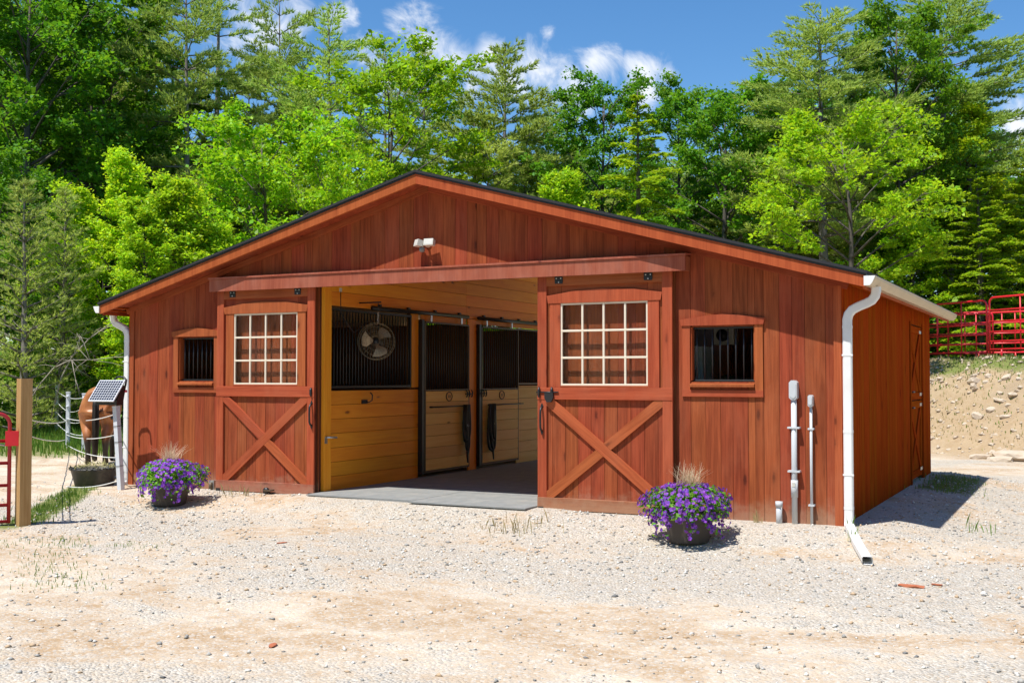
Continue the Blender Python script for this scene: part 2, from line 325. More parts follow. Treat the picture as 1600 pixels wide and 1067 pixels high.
base = t.mix(gm, t.mix(t.math('MULTIPLY', t.math('GREATER_THAN', cs.outputs[2], 0.66), 0.55), sand, peb), t.mix(t.ramp(n2, 0.3, 0.7, 0.5, 0.1), peb, (0.62, 0.51, 0.375)))
base = t.mix(t.ramp(n3, 0.3, 0.72, 0.22, 0.0), base, (0.20, 0.15, 0.10))
dirtc = t.mix(n2, (0.27, 0.18, 0.095), (0.47, 0.345, 0.21)); base = t.mix(t.math('MULTIPLY', t.math('SUBTRACT', 1.0, at.outputs[1]), 0.85), base, dirtc)
turf = t.mix(n2, (0.10, 0.15, 0.03), (0.24, 0.24, 0.08)); base = t.mix(t.ramp(t.math('ADD', zt, t.math('MULTIPLY', t.math('SUBTRACT', n2, 0.5), 0.7)), 0.4, 0.75), base, turf)
litter = t.mix(n2, (0.045, 0.032, 0.018), (0.12, 0.085, 0.045)); base = t.mix(t.ramp(zf, 0.2, 0.8), base, litter)
hb = t.math('ADD', t.math('MULTIPLY', t.math('SUBTRACT', 1.0, v1.outputs['Distance']), t.math('ADD', 0.25, gm)), t.math('ADD', t.math('MULTIPLY', n2, 0.6), t.math('MULTIPLY', n3, 0.5)))
GROUND = t.end(t.bsdf(base, 0.92, 0.15, 0, t.bump(hb, 0.8, 0.026)))
# ------------------------------------------------------------------ ground
HWD, LEN = 5.485, 8.0           # half width of the barn, its length
def H(x, y):
    x = np.asarray(x, dtype=float); y = np.asarray(y, dtype=float)
    dx = np.maximum(np.abs(x) - HWD, 0); dy = np.maximum(np.maximum(-y, y - LEN), 0); dd = np.sqrt(dx * dx + dy * dy)
    L = ss(-2, -7, x) if False else 1 - ss(-7, -2, x)
    h = -0.03 - 0.17 * ss(0.2, 1.8, dd) * (1 - 0.8 * L)
    h = h + 0.026 * (1 - ss(1.9, 2.5, np.abs(x))) * (1 - ss(0.55, 1.1, dd)) * (y < 1)
    t = (x - CAM.x) * FW.x + (y - CAM.y) * FW.y
    h = h + (1 - ss(-14, -8, x)) * 0.030 * np.maximum(t - 22, 0)
    s = 0.67 * x + 0.74 * y + 0.35 * np.sin(0.5 * x - 0.4 * y)
    wb = ss(-24, -6, x)
    rough = 0.09 * np.sin(2.1 * x + 0.7 * y) * np.sin(1.3 * y - 1.1 * x) + 0.05 * np.sin(5.3 * x + 1.1) * np.sin(4.7 * y)
    k = ss(15.2, 18.7, s)
    h = h + wb * (2.35 * k + rough * k * (1 - 0.6 * ss(18.7, 20, s)) + 0.02 * np.maximum(s - 18.7, 0))
    h = h + 0.012 * np.sin(1.7 * x + 0.3 * y) * np.sin(1.1 * y + 0.5) * ss(0.6, 2, dd) + 0.008 * np.sin(4.1 * x) * np.sin(3.7 * y + 0.4 * x) * ss(0.6, 2, dd)
    h = h + ss(0.6, 2, dd) * (1 - ss(9, 14, dd)) * (0.007 * np.sin(7.3 * x + 2 * np.sin(1.9 * y)) * np.sin(6.1 * y + 1.5 * np.sin(2.3 * x)) + 0.005 * np.sin(11.7 * x - 3.1 * y) * np.sin(9.3 * y + 2.0 * np.sin(3.1 * x)))
    return h
def h1(x, y): return float(H(x, y))
def span(a, b, s): return list(np.arange(a, b, s))
xs = np.array([-400, -300, -220, -160, -120, -90] + span(-70, -24, 2.0) + span(-24, -10, 0.5) + span(-10, 13, 0.13) + span(13, 24, 0.5) + span(24, 60, 3) + [70, 100, 150, 220, 300, 400])
ys = np.array([-300, -200, -120, -70, -40, -25] + span(-18, -12, 0.5) + span(-12, 3, 0.13) + span(3, 26, 0.3) + span(26, 60, 1.5) + span(60, 110, 5) + [120, 150, 200, 280, 400, 600])
X, Y = np.meshgrid(xs, ys); Z = H(X, Y); nx, ny = len(xs), len(ys)
V = np.stack([X, Y, Z], -1).reshape(-1, 3); idx = np.arange(nx * ny).reshape(ny, nx)
F = np.stack([idx[:-1, :-1], idx[:-1, 1:], idx[1:, 1:], idx[1:, :-1]], -1).reshape(-1, 4)
gme = fast_mesh('ground', V, F, GROUND, True)
dxx = np.maximum(np.abs(X) - HWD, 0); dyy = np.maximum(np.maximum(-Y, Y - LEN), 0); DD = np.sqrt(dxx ** 2 + dyy ** 2)
T = (X - CAM.x) * FW.x + (Y - CAM.y) * FW.y; S = 0.67 * X + 0.74 * Y
def wob(x, y): return 0.5 + 0.25 * (np.sin(0.9 * x + 1.3 * np.sin(0.6 * y)) + np.sin(1.1 * y + 1.7 * np.sin(0.5 * x + 1)))
grav = np.clip(0.76 - ss(2.0, 7.0, DD) * 0.40, 0, 1)
grav = np.where(X < -4.5, grav * (1 - ss(4.5, 6.5, -X)), grav); grav = grav + 0.4 * (wob(X * .8, Y * 1.4) - 0.5)
grass = (1 - ss(-12, -9.5, X)) * ss(19, 26, T) * 0.75
strip_d = np.abs((X + 4.6) * 0.81 + (Y + 2.3) * 0.59); strip = (1 - ss(0.15, 0.42, strip_d)) * ss(-0.2, 0.6, (-3.3 - X)) * (1 - ss(6.2, 7.2, -X))
patch = 0.7 * (1 - ss(0.2, 0.9, np.hypot(X + 2.0, (Y + 4.3) * 1.4))) + 0.6 * (1 - ss(0.2, 0.8, np.hypot(X + 0.6, Y + 5.6)))
side = 0.7 * (1 - ss(0.2, 0.8, np.abs(X - 6.0))) * ss(4.2, 5.2, Y) * (1 - ss(7.4, 8.6, Y))
bankg = 0.72 * ss(16.6, 18.2, S) * ss(-20, -8, X) * wob(X * 1.6, Y * 1.6) * 1.4 + 0.34 * ss(18.4, 19.4, S) * ss(-20, -8, X)
grass = np.clip(grass + strip * 0.8 + patch * 0.5 + side + bankg, 0, 1)
grass = np.clip(grass + 0.8 * ss(17, 24, np.hypot(X - 2, Y + 2)) * (1 - ss(-4, 2, S - 12)) * (Y < 4) , 0, 1)
forest = np.clip(ss(26, 34, np.hypot(X - 2, Y + 2)) * (Y < 2) + (1 - ss(-14, -8, X)) * ss(31, 35, T) + ss(22.5, 25.5, S) * ss(-20, -8, X) + ss(46, 60, T), 0, 1)
dirtz = np.clip(ss(14.0, 15.6, S) * (1 - ss(19.0, 20.5, S)) * ss(-20, -8, X), 0, 1)
ca = gme.color_attributes.new('zone', 'FLOAT_COLOR', 'POINT')
ca.data.foreach_set('color', np.stack([grav, grass, forest, 1 - dirtz], -1).astype(np.float32).ravel())
ground = link('ground', gme); ground['kind'] = 'structure'

# ------------------------------------------------------------------ barn
barn = thing('barn', 'low red stained wooden horse barn with gable roof and two open sliding doors', 'barn')
SL = 0.275
def zb(x): return 4.237 - SL * abs(x)          # underside of the rake fascia
DO = (-1.83, 1.715, 2.95)                       # doorway x0, x1, top
WL = (-4.47, -3.76, 1.596, 2.27); WR = (3.70, 4.487, 1.596, 2.27)
def plate(xc, zc, hole, y0, y1, axis='y'):
    """one connected slab on a grid of cuts, with square openings"""
    m = MB(); nxx, nzz = len(xc), len(zc)
    P = (lambda u, w, t: (u, t, w)) if axis == 'y' else (lambda u, w, t: (t, u, w))
    V = [P(u, w, t) for t in (y0, y1) for w in zc for u in xc]; I = lambda i, j, k: k * nxx * nzz + j * nxx + i
    F = []; solid = lambda i, j: 0 <= i < nxx - 1 and 0 <= j < nzz - 1 and not hole((xc[i] + xc[i + 1]) / 2, (zc[j] + zc[j + 1]) / 2)
    for j in range(nzz - 1):
        for i in range(nxx - 1):
            if not solid(i, j): continue
            F += [(I(i, j, 0), I(i + 1, j, 0), I(i + 1, j + 1, 0), I(i, j + 1, 0)), (I(i, j, 1), I(i, j + 1, 1), I(i + 1, j + 1, 1), I(i + 1, j, 1))]
            for (di, dj, a, b) in ((-1, 0, (i, j), (i, j + 1)), (1, 0, (i + 1, j + 1), (i + 1, j)), (0, -1, (i + 1, j), (i, j)), (0, 1, (i, j + 1), (i + 1, j + 1))):
                if not solid(i + di, j + dj): F.append((I(*a, 0), I(*b, 0), I(*b, 1), I(*a, 1)))
    return m.add(V, F)
inw = lambda u, w, W: W[0] < u < W[1] and W[2] < w < W[3]
fw = plate([-5.463, WL[0], WL[1], DO[0], DO[1], WR[0], WR[1], 5.463], [-0.15, 1.596, 2.27, 2.66],
           lambda u, w: inw(u, w, WL) or inw(u, w, WR) or DO[0] < u < DO[1], 0.022, 0.10).build('front_wall', BACK, barn)
MB().prism([(-5.46, 2.662), (DO[0], 2.662), (DO[0], DO[2]), (DO[1], DO[2]), (DO[1], 2.662), (5.46, 2.662), (5.46, zb(5.46) + .05), (0, zb(0) + .05), (-5.46, zb(5.46) + .05)], 0.022, 0.10).build('gable_wall', BACK, barn)
# vertical siding boards on the front, one object each
cuts = [-5.463]; rb = random.Random(3)
while cuts[-1] < 5.463 - 0.26: cuts.append(cuts[-1] + rb.choice((0.148, 0.185, 0.185, 0.235)))
cuts.append(5.463)
edges = [WL[0], WL[1], DO[0], DO[1], WR[0], WR[1]]
cuts = sorted([c for c in cuts if all(abs(c - e) > 0.06 for e in edges)] + edges)
def siding(x0, x1, z0, z1f, y0=0.0):
    g = 0.002; dep = rb.uniform(-0.0015, 0.0015); xc = (x0 + x1) / 2; a = (x1 - x0) / 2 - g
    top = (lambda x: z1f(x)) if callable(z1f) else (lambda x: z1f)
    us = [-a, a] if not (x0 < 0 < x1) else [-a, -xc, a]
    poly = [(-a, z0), (a, z0)] + [(u, top(xc + u)) for u in reversed(us)]
    m = MB(); m.prism([(u, w - z0) for u, w in poly], -0.001 + dep, 0.021)
    m.build('plank', RED, fw, loc=(xc, y0, z0))
for x0, x1 in zip(cuts[:-1], cuts[1:]):
    xc = (x0 + x1) / 2; top = lambda x: zb(x) + 0.035
    if DO[0] < xc < DO[1]: siding(x0, x1, DO[2], top); continue
    W = WL if WL[0] < xc < WL[1] else (WR if WR[0] < xc < WR[1] else None)
    if W: siding(x0, x1, -0.15, W[2]); siding(x0, x1, W[3], top)
    else: siding(x0, x1, -0.15, top)
# corner boards and frieze boards
for sx in (-1, 1):
    board('corner_board', barn, (sx * 5.442, -0.013, 1.27), 2.84, 0.088, 0.02, 'z', '-y', REDT)
    board('corner_board', barn, (sx * 5.497, 0.035, 1.27), 2.84, 0.10, 0.02, 'z', 'x' if sx > 0 else '-x', SIDE)
    u = Vector((sx, 0, -SL)).normalized(); n2 = Vector((sx * SL, 0, 1)).normalized(); ln = 5.56 / abs(u.x)
    c = Vector((sx * 2.78, -0.012, zb(2.78) - 0.02)); board('frieze_board', barn, c, ln, 0.09, 0.02, u, '-y', RED)
# right side wall with boards, left wall, rear wall
SD = (5.52, 6.90, 0.02, 2.50)
sw = plate([0.10, SD[0], SD[1], LEN - .02], [-0.15, SD[3], 2.76], lambda u, w: SD[0] < u < SD[1] and w < SD[3], HWD - 0.10, HWD - 0.022, 'x').build('side_wall', BACKP, barn)
y = 0.09
while y < LEN - 0.05:
    w = rb.choice((0.15, 0.185, 0.185, 0.235)); y1 = min(y + w, LEN)
    for e in SD[:2]:
        if y < e - 0.01 and y1 > e - 0.07: y1 = e
    z0, z1 = (SD[3], 2.74) if SD[0] - .01 < (y + y1) / 2 < SD[1] else (-0.15, 2.74)
    board('plank', sw, (HWD - 0.0105 + rb.uniform(-.0015, .0015), (y + y1) / 2, (z0 + z1) / 2), z1 - z0, y1 - y - 0.005, 0.022, 'z', 'x', SIDE); y = y1
MB().box(-HWD, -HWD + 0.10, 0.102, LEN - .02, -0.15, 2.77).build('left_wall', BACKP, barn)
RWN = (-4.2, -3.45, 1.45, 2.3)
for x0, x1 in ((-5.38, -1.75), (1.75, 5.38)):
    plate(sorted([x0, x1] + ([RWN[0], RWN[1]] if x0 < -2 else [])), [-0.15, RWN[2], RWN[3], 2.63], lambda u, w: inw(u, w, RWN), LEN - .1, LEN).build('rear_wall', BACKP, barn)
# roof: deck, shingles, drip edge, rake fascia, soffits
RX = 5.80
for sx in (-1, 1):
    u = Vector((sx, 0, -SL)).normalized()
    pol = lambda a, b, x0, x1: [(sx * x0, zb(x0) + a), (sx * x1, zb(x1) + a), (sx * x1, zb(x1) + b), (sx * x0, zb(x0) + b)]
    MB().prism(pol(0.045, 0.128, 0.0, RX - 0.03), -0.298, LEN + 0.26).build('roof_deck', DECK, barn)
    rf = MB().prism(pol(0.152, 0.185, 0.0, RX + 0.03), -0.365, LEN + 0.30).build('roof', SHING, barn)
    MB().prism(pol(0.130, 0.1505, 0.0, RX + 0.02), -0.352, LEN + 0.29).build('drip_edge', BLACK, barn)
    MB().prism([(sx * .0 if sx < 0 else 0.0012, zb(0)), (sx * RX, zb(RX)), (sx * RX, zb(RX) + .129), (sx * .0 if sx < 0 else 0.0012, zb(0) + .129)], -0.34, -0.30).build('rake_fascia', FASC, barn)
    MB().prism(pol(0.026, 0.0445, 0.02, RX - .05), -0.298, -0.024).build('soffit', RED, barn)
    board('eave_fascia', barn, (sx * (RX - 0.018), 3.96, zb(RX) + 0.055), 8.5, 0.14, 0.022, 'y', 'x' if sx > 0 else '-x', FASC)
    for k in range(2):
        board('soffit_board', barn, (sx * (5.57 + 0.125 * k), 3.96, zb(5.52 + .125 * k) + 0.012), 8.5, 0.118, 0.014, 'y', (0, 0, -1), SIDE)
    # gutter and downspout
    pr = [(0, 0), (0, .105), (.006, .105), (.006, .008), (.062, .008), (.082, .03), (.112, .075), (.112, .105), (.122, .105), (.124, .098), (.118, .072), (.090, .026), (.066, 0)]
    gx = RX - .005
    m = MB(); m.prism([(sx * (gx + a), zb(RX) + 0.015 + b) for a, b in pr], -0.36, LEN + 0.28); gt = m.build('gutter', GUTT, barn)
    MB().prism([(sx * (gx + a), zb(RX) + 0.015 + b) for a, b in ((0, 0), (0, .105), (.122, .105), (.112, .075), (.088, .027), (.064, 0))], -0.366, -0.3605).build('end_cap', WHITE, gt)
    def duct(pts, a, b, name, mat, par, N=(0, 1, 0)):
        """square downspout swept along points; a is its width across the bend plane normal N"""
        m = MB(); pts = [Vector(p) for p in pts]; n = Vector(N); V = []; F = []
        c = 0.012
        prof = [(-a + c, -b), (a - c, -b), (a, -b + c), (a, b - c), (a - c, b), (-a + c, b), (-a, b - c), (-a, -b + c)]; q = len(prof)
        for i, p in enumerate(pts):
            d = (pts[min(i + 1, len(pts) - 1)] - pts[max(i - 1, 0)]).normalized(); e = d.cross(n).normalized()
            V += [p + n * u + e * w for u, w in prof]
        for i in range(len(pts) - 1):
            F += [(i * q + k, i * q + (k + 1) % q, (i + 1) * q + (k + 1) % q, (i + 1) * q + k) for k in range(q)]
        m.add(V, F); return m.build(name, mat, par)
    x1, x2, zt = sx * 5.868, sx * 5.548, zb(RX) + 0.02
    S = [(x1, 0.0, zt), (x1, 0.0, zt - .05), (x1 - sx * .012, 0, zt - .10), (x1 - sx * .05, 0, zt - .15), (x1 - sx * .11, 0, zt - .18), (x1 - sx * .20, 0, zt - .215),
         (x1 - sx * .265, 0, zt - .25), (x1 - sx * .305, 0, zt - .30), (x2, 0, zt - .36), (x2, 0, zt - .42)]
    zbot = 0.06
    ds = duct(S + [(x2, 0, zt - .44), (x2, 0, 1.2), (x2, 0, zbot)], 0.038, 0.05, 'downspout', WHITE, barn)
    for zz in (zt - .46, 1.02, 0.16): duct([(x2, 0, zz), (x2, 0, zz + .035)], 0.0405, 0.0525, 'joint_sleeve', WHITE, ds)
    for zz in (0.55, 1.9): board('strap', ds, (sx * 5.552, -0.0405, zz), 0.12, 0.02, 0.003, 'x', '-y', WHITE)
# the bent extension lying on the gravel at the right corner
e0 = Vector((5.548, 0.0, 0.058)); zE = [h1(5.62, -.5), h1(5.80, -1.0), h1(6.02, -1.62)]
duct([e0, (5.549, -.01, -0.0), (5.555, -.06, -0.03), (5.572, -.14, -0.045), (5.62, -.35, zE[0] + .055), (5.80, -.95, zE[1] + .05), (6.02, -1.62, zE[2] + .048)], 0.05, 0.04, 'downspout_extension', WHITE, barn, N=(1, 0, 0))
duct([(-5.548, 0, 0.058), (-5.549, -.01, 0.0), (-5.56, -.06, -0.02), (-5.575, -.16, -0.03)], 0.05, 0.04, 'downspout_shoe', WHITE, barn, N=(1, 0, 0))
# floor slab and rubber mats
fl = MB().box(-5.40, 5.40, 0.095, 7.91, -0.20, 0.0).build('floor', CONC); fl['kind'] = 'structure'
ap = MB().prism([(-1.78, 0.0945), (1.69, 0.0945), (1.69, -0.44), (-1.78, -0.30)], -0.18, 0.0, 'z').build('apron', CONC, fl)
k = 0
for j in range(5):
    for i in range(2):
        x0, x1 = (-1.78, -0.03) if i == 0 else (-0.022, 1.70); y0, y1 = (-0.28 if i == 0 else -0.42) + 0 * j, 0
        y0 = (-0.34 if i == 0 else -0.47) if j == 0 else 0.9 + 1.75 * (j - 1); y1 = 0.892 if j == 0 else y0 + 1.742
        if j == 4: y1 = 7.85
        board('rubber_mat', fl, ((x0 + x1) / 2, (y0 + y1) / 2, 0.0095 + rb.uniform(0, .002)), y1 - y0, x1 - x0, 0.016, 'y', 'z', RUBBER)

# ---- header that hides the door track
hd = MB().prism([(-0.20, 2.925), (-0.17, 2.925), (-0.17, 3.105), (-0.20, 3.105)], -3.70, 3.70, 'x').build('track_header', REDW, barn)
MB().prism([(-0.215, 3.106), (-0.002, 3.125), (-0.002, 3.150), (-0.215, 3.131)], -3.715, 3.715, 'x').build('header_cap', REDW, hd)
for sx in (-1, 1): MB().box(min(sx * 3.699, sx * 3.675), max(sx * 3.699, sx * 3.675), -0.169, -0.002, 2.93, 3.105).build('header_end', REDW, hd)
MB().box(-3.66, 3.66, -0.14, -0.05, 2.99, 3.07).build('door_track', BLACK, hd)
# ---- sliding doors
def sliding_door(x0, x1, latch_side, lab):
    d = MB().box(x0 + .004, x1 - .004, -0.058, -0.048, 0.02, 1.50).build('sliding_door', BACK, barn)
    d['label'] = lab
    zl, zh = -0.02, 2.985; sw_ = 0.126
    n = 10; w = (x1 - x0 - 2 * .02) / n
    for i in range(n): board('plank', d, (x0 + .02 + w * (i + .5), -0.071 + rb.uniform(-.001, .001), 0.74), 1.44, w - .003, 0.024, 'z', '-y', RED)
    T = lambda nm, c, l, wd, al, mt=REDT, y=-0.1015, th=0.035: board(nm, d, (c[0], y, c[1]), l, wd, th, al, '-y', mt)
    for xx in (x0 + sw_ / 2, x1 - sw_ / 2): T('stile', (xx, (zl + zh) / 2), zh - zl, sw_, 'z')
    xi0, xi1 = x0 + sw_ + .001, x1 - sw_ - .001; xm = (x0 + x1) / 2
    T('rail', (xm, (2.81 + zh) / 2), xi1 - xi0, zh - 2.81, 'x'); T('rail', (xm, 1.445), x1 - x0 + .004, 0.15, 'x', y=-0.1045, th=0.041); T('rail', (xm, 0.055), x1 - x0 + .002, 0.15, 'x', REDW, y=-0.1035, th=0.039)
    # diagonal braces
    A, B = Vector((xi0 - .01, 0, 1.37)), Vector((xi1 + .01, 0, 0.13))
    def brace(p, q, cut=None, end0=0, y=-0.1015, th=0.033):
        u = (q - p).normalized(); nrm = Vector((-u.z, 0, u.x)); hw = 0.062
        # clip the corner of each brace square to the frame
        pts = []
        for o in (p, q):
            s = 1 if o is p else -1; c = o
            pts.append((c, s))
        def cl(x): return min(max(x, xi0), xi1)
        poly = []
        a0 = p + nrm * hw; a1 = q + nrm * hw; b1 = q - nrm * hw; b0 = p - nrm * hw
        def along(P0, P1, x=None, z=None):
            t_ = (x - P0.x) / (P1.x - P0.x) if x is not None else (z - P0.z) / (P1.z - P0.z); return P0 + (P1 - P0) * t_
        zt, zbm = 1.369, 0.131; xl, xr = xi0, xi1
        lo, hi = (b0, b1), (a0, a1)
        if a0.z + a1.z < b0.z + b1.z: lo, hi = hi, lo
        if q.z < p.z:   # falling to the right: top edge meets the rail at left, stile at right
            poly = [along(*hi, z=zt), along(*hi, x=xr), Vector((xr, 0, zbm)), along(*lo, z=zbm), along(*lo, x=xl), Vector((xl, 0, zt))]
        else:
            poly = [along(*hi, x=xl), along(*hi, z=zt), Vector((xr, 0, zt)), along(*lo, x=xr), along(*lo, z=zbm), Vector((xl, 0, zbm))]
        if cut:
            t0, t1 = cut
            poly = poly
        return [(v.x, v.z) for v in poly]
    def add_brace(poly, y0=-0.117, y1=-0.084):
        ang = 0.0
        cx = sum(p_[0] for p_ in poly) / len(poly); cz = sum(p_[1] for p_ in poly) / len(poly)
        pl = sorted(poly, key=lambda p_: math.atan2(p_[1] - cz, p_[0] - cx))
        # local z along the brace so that the grain runs with it
        far = max(((a, b) for a in pl for b in pl), key=lambda ab: (ab[0][0] - ab[1][0]) ** 2 + (ab[0][1] - ab[1][1]) ** 2)
        dz = Vector((far[1][0] - far[0][0], 0, far[1][1] - far[0][1])).normalized(); dxv = Vector((0, 1, 0)).cross(dz)
        m = MB(); m.prism([((p_[0] - cx) * dxv.x + (p_[1] - cz) * dxv.z, (p_[0] - cx) * dz.x + (p_[1] - cz) * dz.z) for p_ in pl], y0, y1)
        M = Matrix((dxv, Vector((0, 1, 0)), dz)).transposed().to_4x4(); M.translation = Vector((cx, 0, cz))
        m.build('brace', REDT, d, M=M)
    full = brace(Vector((xi0, 0, 1.37)), Vector((xi1, 0, 0.13))); oth = brace(Vector((xi0, 0, 0.13)), Vector((xi1, 0, 1.37)))
    # the second brace is two half lengths butting against the first
    if latch_side == 'r': full, oth = oth, full
    add_brace(full)
    cxm, czm = (xi0 + xi1) / 2, 0.75
    ux = Vector((xi1 - xi0, 0, -1.24 if latch_side == 'l' else 1.24)).normalized(); nn = Vector((-ux.z, 0, ux.x))
    def half(poly, s):
        out = []; n_ = len(poly); D = lambda p_: s * ((p_[0] - cxm) * nn.x + (p_[1] - czm) * nn.z) - 0.064
        cx = sum(p_[0] for p_ in poly) / n_; cz = sum(p_[1] for p_ in poly) / n_; pl = sorted(poly, key=lambda p_: math.atan2(p_[1] - cz, p_[0] - cx))
        for i in range(n_):
            a, b = pl[i], pl[(i + 1) % n_]; da, db = D(a), D(b)
            if da >= 0: out.append(a)
            if da * db < 0: tt = da / (da - db); out.append((a[0] + (b[0] - a[0]) * tt, a[1] + (b[1] - a[1]) * tt))
        return out
    for s in (-1, 1): add_brace(half(oth, s), -0.1165, -0.084)
    # window: panel boards round it, raised casing, peaked head, cream muntins and panes
    gx0, gx1, gz0, gz1 = xm - 0.583, xm + 0.583, 1.545, 2.588
    cx0, cx1 = xm - 0.733, xm + 0.733
    for s in (-1, 1):
        xa, xb = sorted((xm + s * 0.585, xm + s * (x1 - x0 - .04) / 2)); T('panel_board', ((xa + xb) / 2, 2.24), 1.44, xb - xa, 'z', RED, -0.071, 0.024)
    T('panel_board', (xm, 2.79), 1.16, 0.36, 'x', RED, -0.0708, 0.0236)
    for s in (-1, 1): T('casing', (xm + s * 0.659, 2.055), 1.065, 0.148, 'z', REDT, -0.096, 0.026)
    T('casing', (xm, 1.5345), 1.166, 0.018, 'x', REDT, -0.096, 0.026)
    MB().prism([(xm - .755, 2.589), (xm + .755, 2.589), (xm + .775, 2.687), (xm + .40, 2.738), (xm, 2.755), (xm - .40, 2.738), (xm - .775, 2.687)], -0.118, -0.083).build('window_head', REDT, d)
    for i in range(5): board('muntin', d, (gx0 + .009 + (gx1 - gx0 - .018) * i / 4, -0.088, (gz0 + gz1) / 2), gz1 - gz0, 0.024 if i in (0, 4) else 0.026, 0.022, 'z', '-y', CREAM)
    for i in range(4): board('muntin', d, (xm, -0.0895, gz0 + .012 + (gz1 - gz0 - .024) * i / 3), gx1 - gx0, 0.024 if i in (0, 3) else 0.026, 0.022, 'x', '-y', CREAM)
    pw, ph = (gx1 - gx0 - .018) / 4, (gz1 - gz0 - .024) / 3
    for i in range(4):
        for j in range(3): board('pane', d, (gx0 + .009 + pw * (i + .5), -0.086, gz0 + .012 + ph * (j + .5)), ph - .02, pw - .02, 0.003, 'z', '-y', GLASS)
    # ironmongery
    for xx in (xm - .60, xm + .60):
        pl = MB().prism([(xx - .05, 2.835), (xx + .05, 2.835), (xx + .055, 2.85), (xx + .055, 2.935), (xx - .055, 2.935), (xx - .055, 2.85)], -0.128, -0.1195).build('hanger_plate', BLACK, d)
        for bx, bz in ((-.03, 2.905), (.03, 2.905), (0, 2.855)): MB().lathe([(0.010, 0), (0.010, .006), (.005, .010)], 8).build('bolt', STEEL, d, M=Matrix.Translation((xx + bx, -0.128, bz)) @ Matrix.Rotation(math.pi / 2, 4, 'X'))
    hx = x1 - 0.04 if latch_side == 'r' else x0 + 0.065
    pts = [(hx, -0.122, 1.27), (hx, -0.15, 1.262), (hx, -0.172, 1.225), (hx, -0.176, 1.12), (hx, -0.172, 1.015), (hx, -0.15, 0.978), (hx, -0.122, 0.97)]
    MB().tube(pts, 0.014, 8).build('handle', BLACK, d, True)
    for zz in (1.285, 0.955): MB().prism([(hx - .02, zz), (hx, zz + (.04 if zz > 1.1 else .025)), (hx + .02, zz), (hx, zz - (.025 if zz > 1.1 else .04))], -0.127, -0.1195).build('handle_plate', BLACK, d)
    for xx in (x0 + .05, x1 - .05): MB().box(xx - .035, xx + .035, -0.135, -0.04, -0.05, 0.01).build('floor_guide', BLACK, d)
    if latch_side == 'l':
        m = MB(); m.tube([(x0 - .01, -0.135, 1.462), (x0 + .30, -0.135, 1.462)], 0.008, 8); m.build('latch_bar', BLACK, d, True)
        for xx in (x0 + .03, x0 + .21): MB().tube([(xx, -0.137, 1.395), (xx, -0.147, 1.43), (xx, -0.147, 1.49), (xx, -0.137, 1.525)], [.012, .016, .018, .012], 8).build('latch_keeper', BLACK, d, True)
        MB().prism([(x0 + .115, 1.455), (x0 + .235, 1.455), (x0 + .235, 1.39), (x0 + .205, 1.335), (x0 + .145, 1.335), (x0 + .115, 1.39)], -0.160, -0.127).build('latch_body', BLACK, d)
    else:
        MB().tube([(x1 - .045, -0.13, 1.38), (x1 - .045, -0.14, 1.41), (x1 - .045, -0.14, 1.47), (x1 - .045, -0.13, 1.50)], [.012, .018, .018, .012], 8).build('latch_keeper', BLACK, d, True)
    return d
sliding_door(-3.615, -1.82, 'r', 'left sliding door of the barn with window above and X brace below')
sliding_door(1.702, 3.507, 'l', 'right sliding door of the barn with black latch, window and X brace')
# ---- barred stall windows
def stall_window(W, sx, lab):
    xm = (W[0] + W[1]) / 2; hw = (W[1] - W[0]) / 2
    d = MB().box(W[0] + .001, W[1] - .001, 0.0225, 0.10, W[3] - .014, W[3] - .001).build('window', RED, barn); d['label'] = lab
    for s in (-1, 1):
        board('jamb', d, (xm + s * (hw - .009), 0.05, (W[2] + W[3]) / 2), W[3] - W[2] - .03, 0.10, 0.016, 'z', 'x' if s < 0 else '-x', FASC)
        board('casing', d, (xm + s * (hw + .05), -0.014, 1.845), 0.85, 0.098, 0.026, 'z', '-y', REDT)
    board('casing', d, (xm, -0.0145, 1.458), 2 * hw + .20, 0.082, 0.027, 'x', '-y', REDT)
    MB().prism([(-0.06, 1.535), (-0.06, 1.565), (0.09, 1.600), (0.09, 1.560), (0.0, 1.5345)], xm - hw + .002, xm + hw - .002, 'x').build('sill', REDT, d)
    MB().prism([(xm - hw - .108, 2.271), (xm + hw + .108, 2.271), (xm + hw + .125, 2.345), (xm + hw * .5, 2.388), (xm, 2.402), (xm - hw * .5, 2.388), (xm - hw - .125, 2.345)], -0.042, -0.002).build('window_head', REDT, d)
    for i in range(8): MB().tube([(W[0] + (W[1] - W[0]) * (i + .6) / 8.2, 0.07, W[2] + .005), (W[0] + (W[1] - W[0]) * (i + .6) / 8.2, 0.07, W[3] - .015)], 0.0095, 8).build('bar', BLACK, d, True)
    for zz in (W[2] + .012, W[3] - .028): board('bar_rail', d, (xm, 0.07, zz), 2 * hw - .03, 0.024, 0.026, 'x', '-y', BLACK)
stall_window(WL, -1, 'left barred stall window partly behind the sliding door')
stall_window(WR, 1, 'right barred stall window between the sliding door and the pipes')
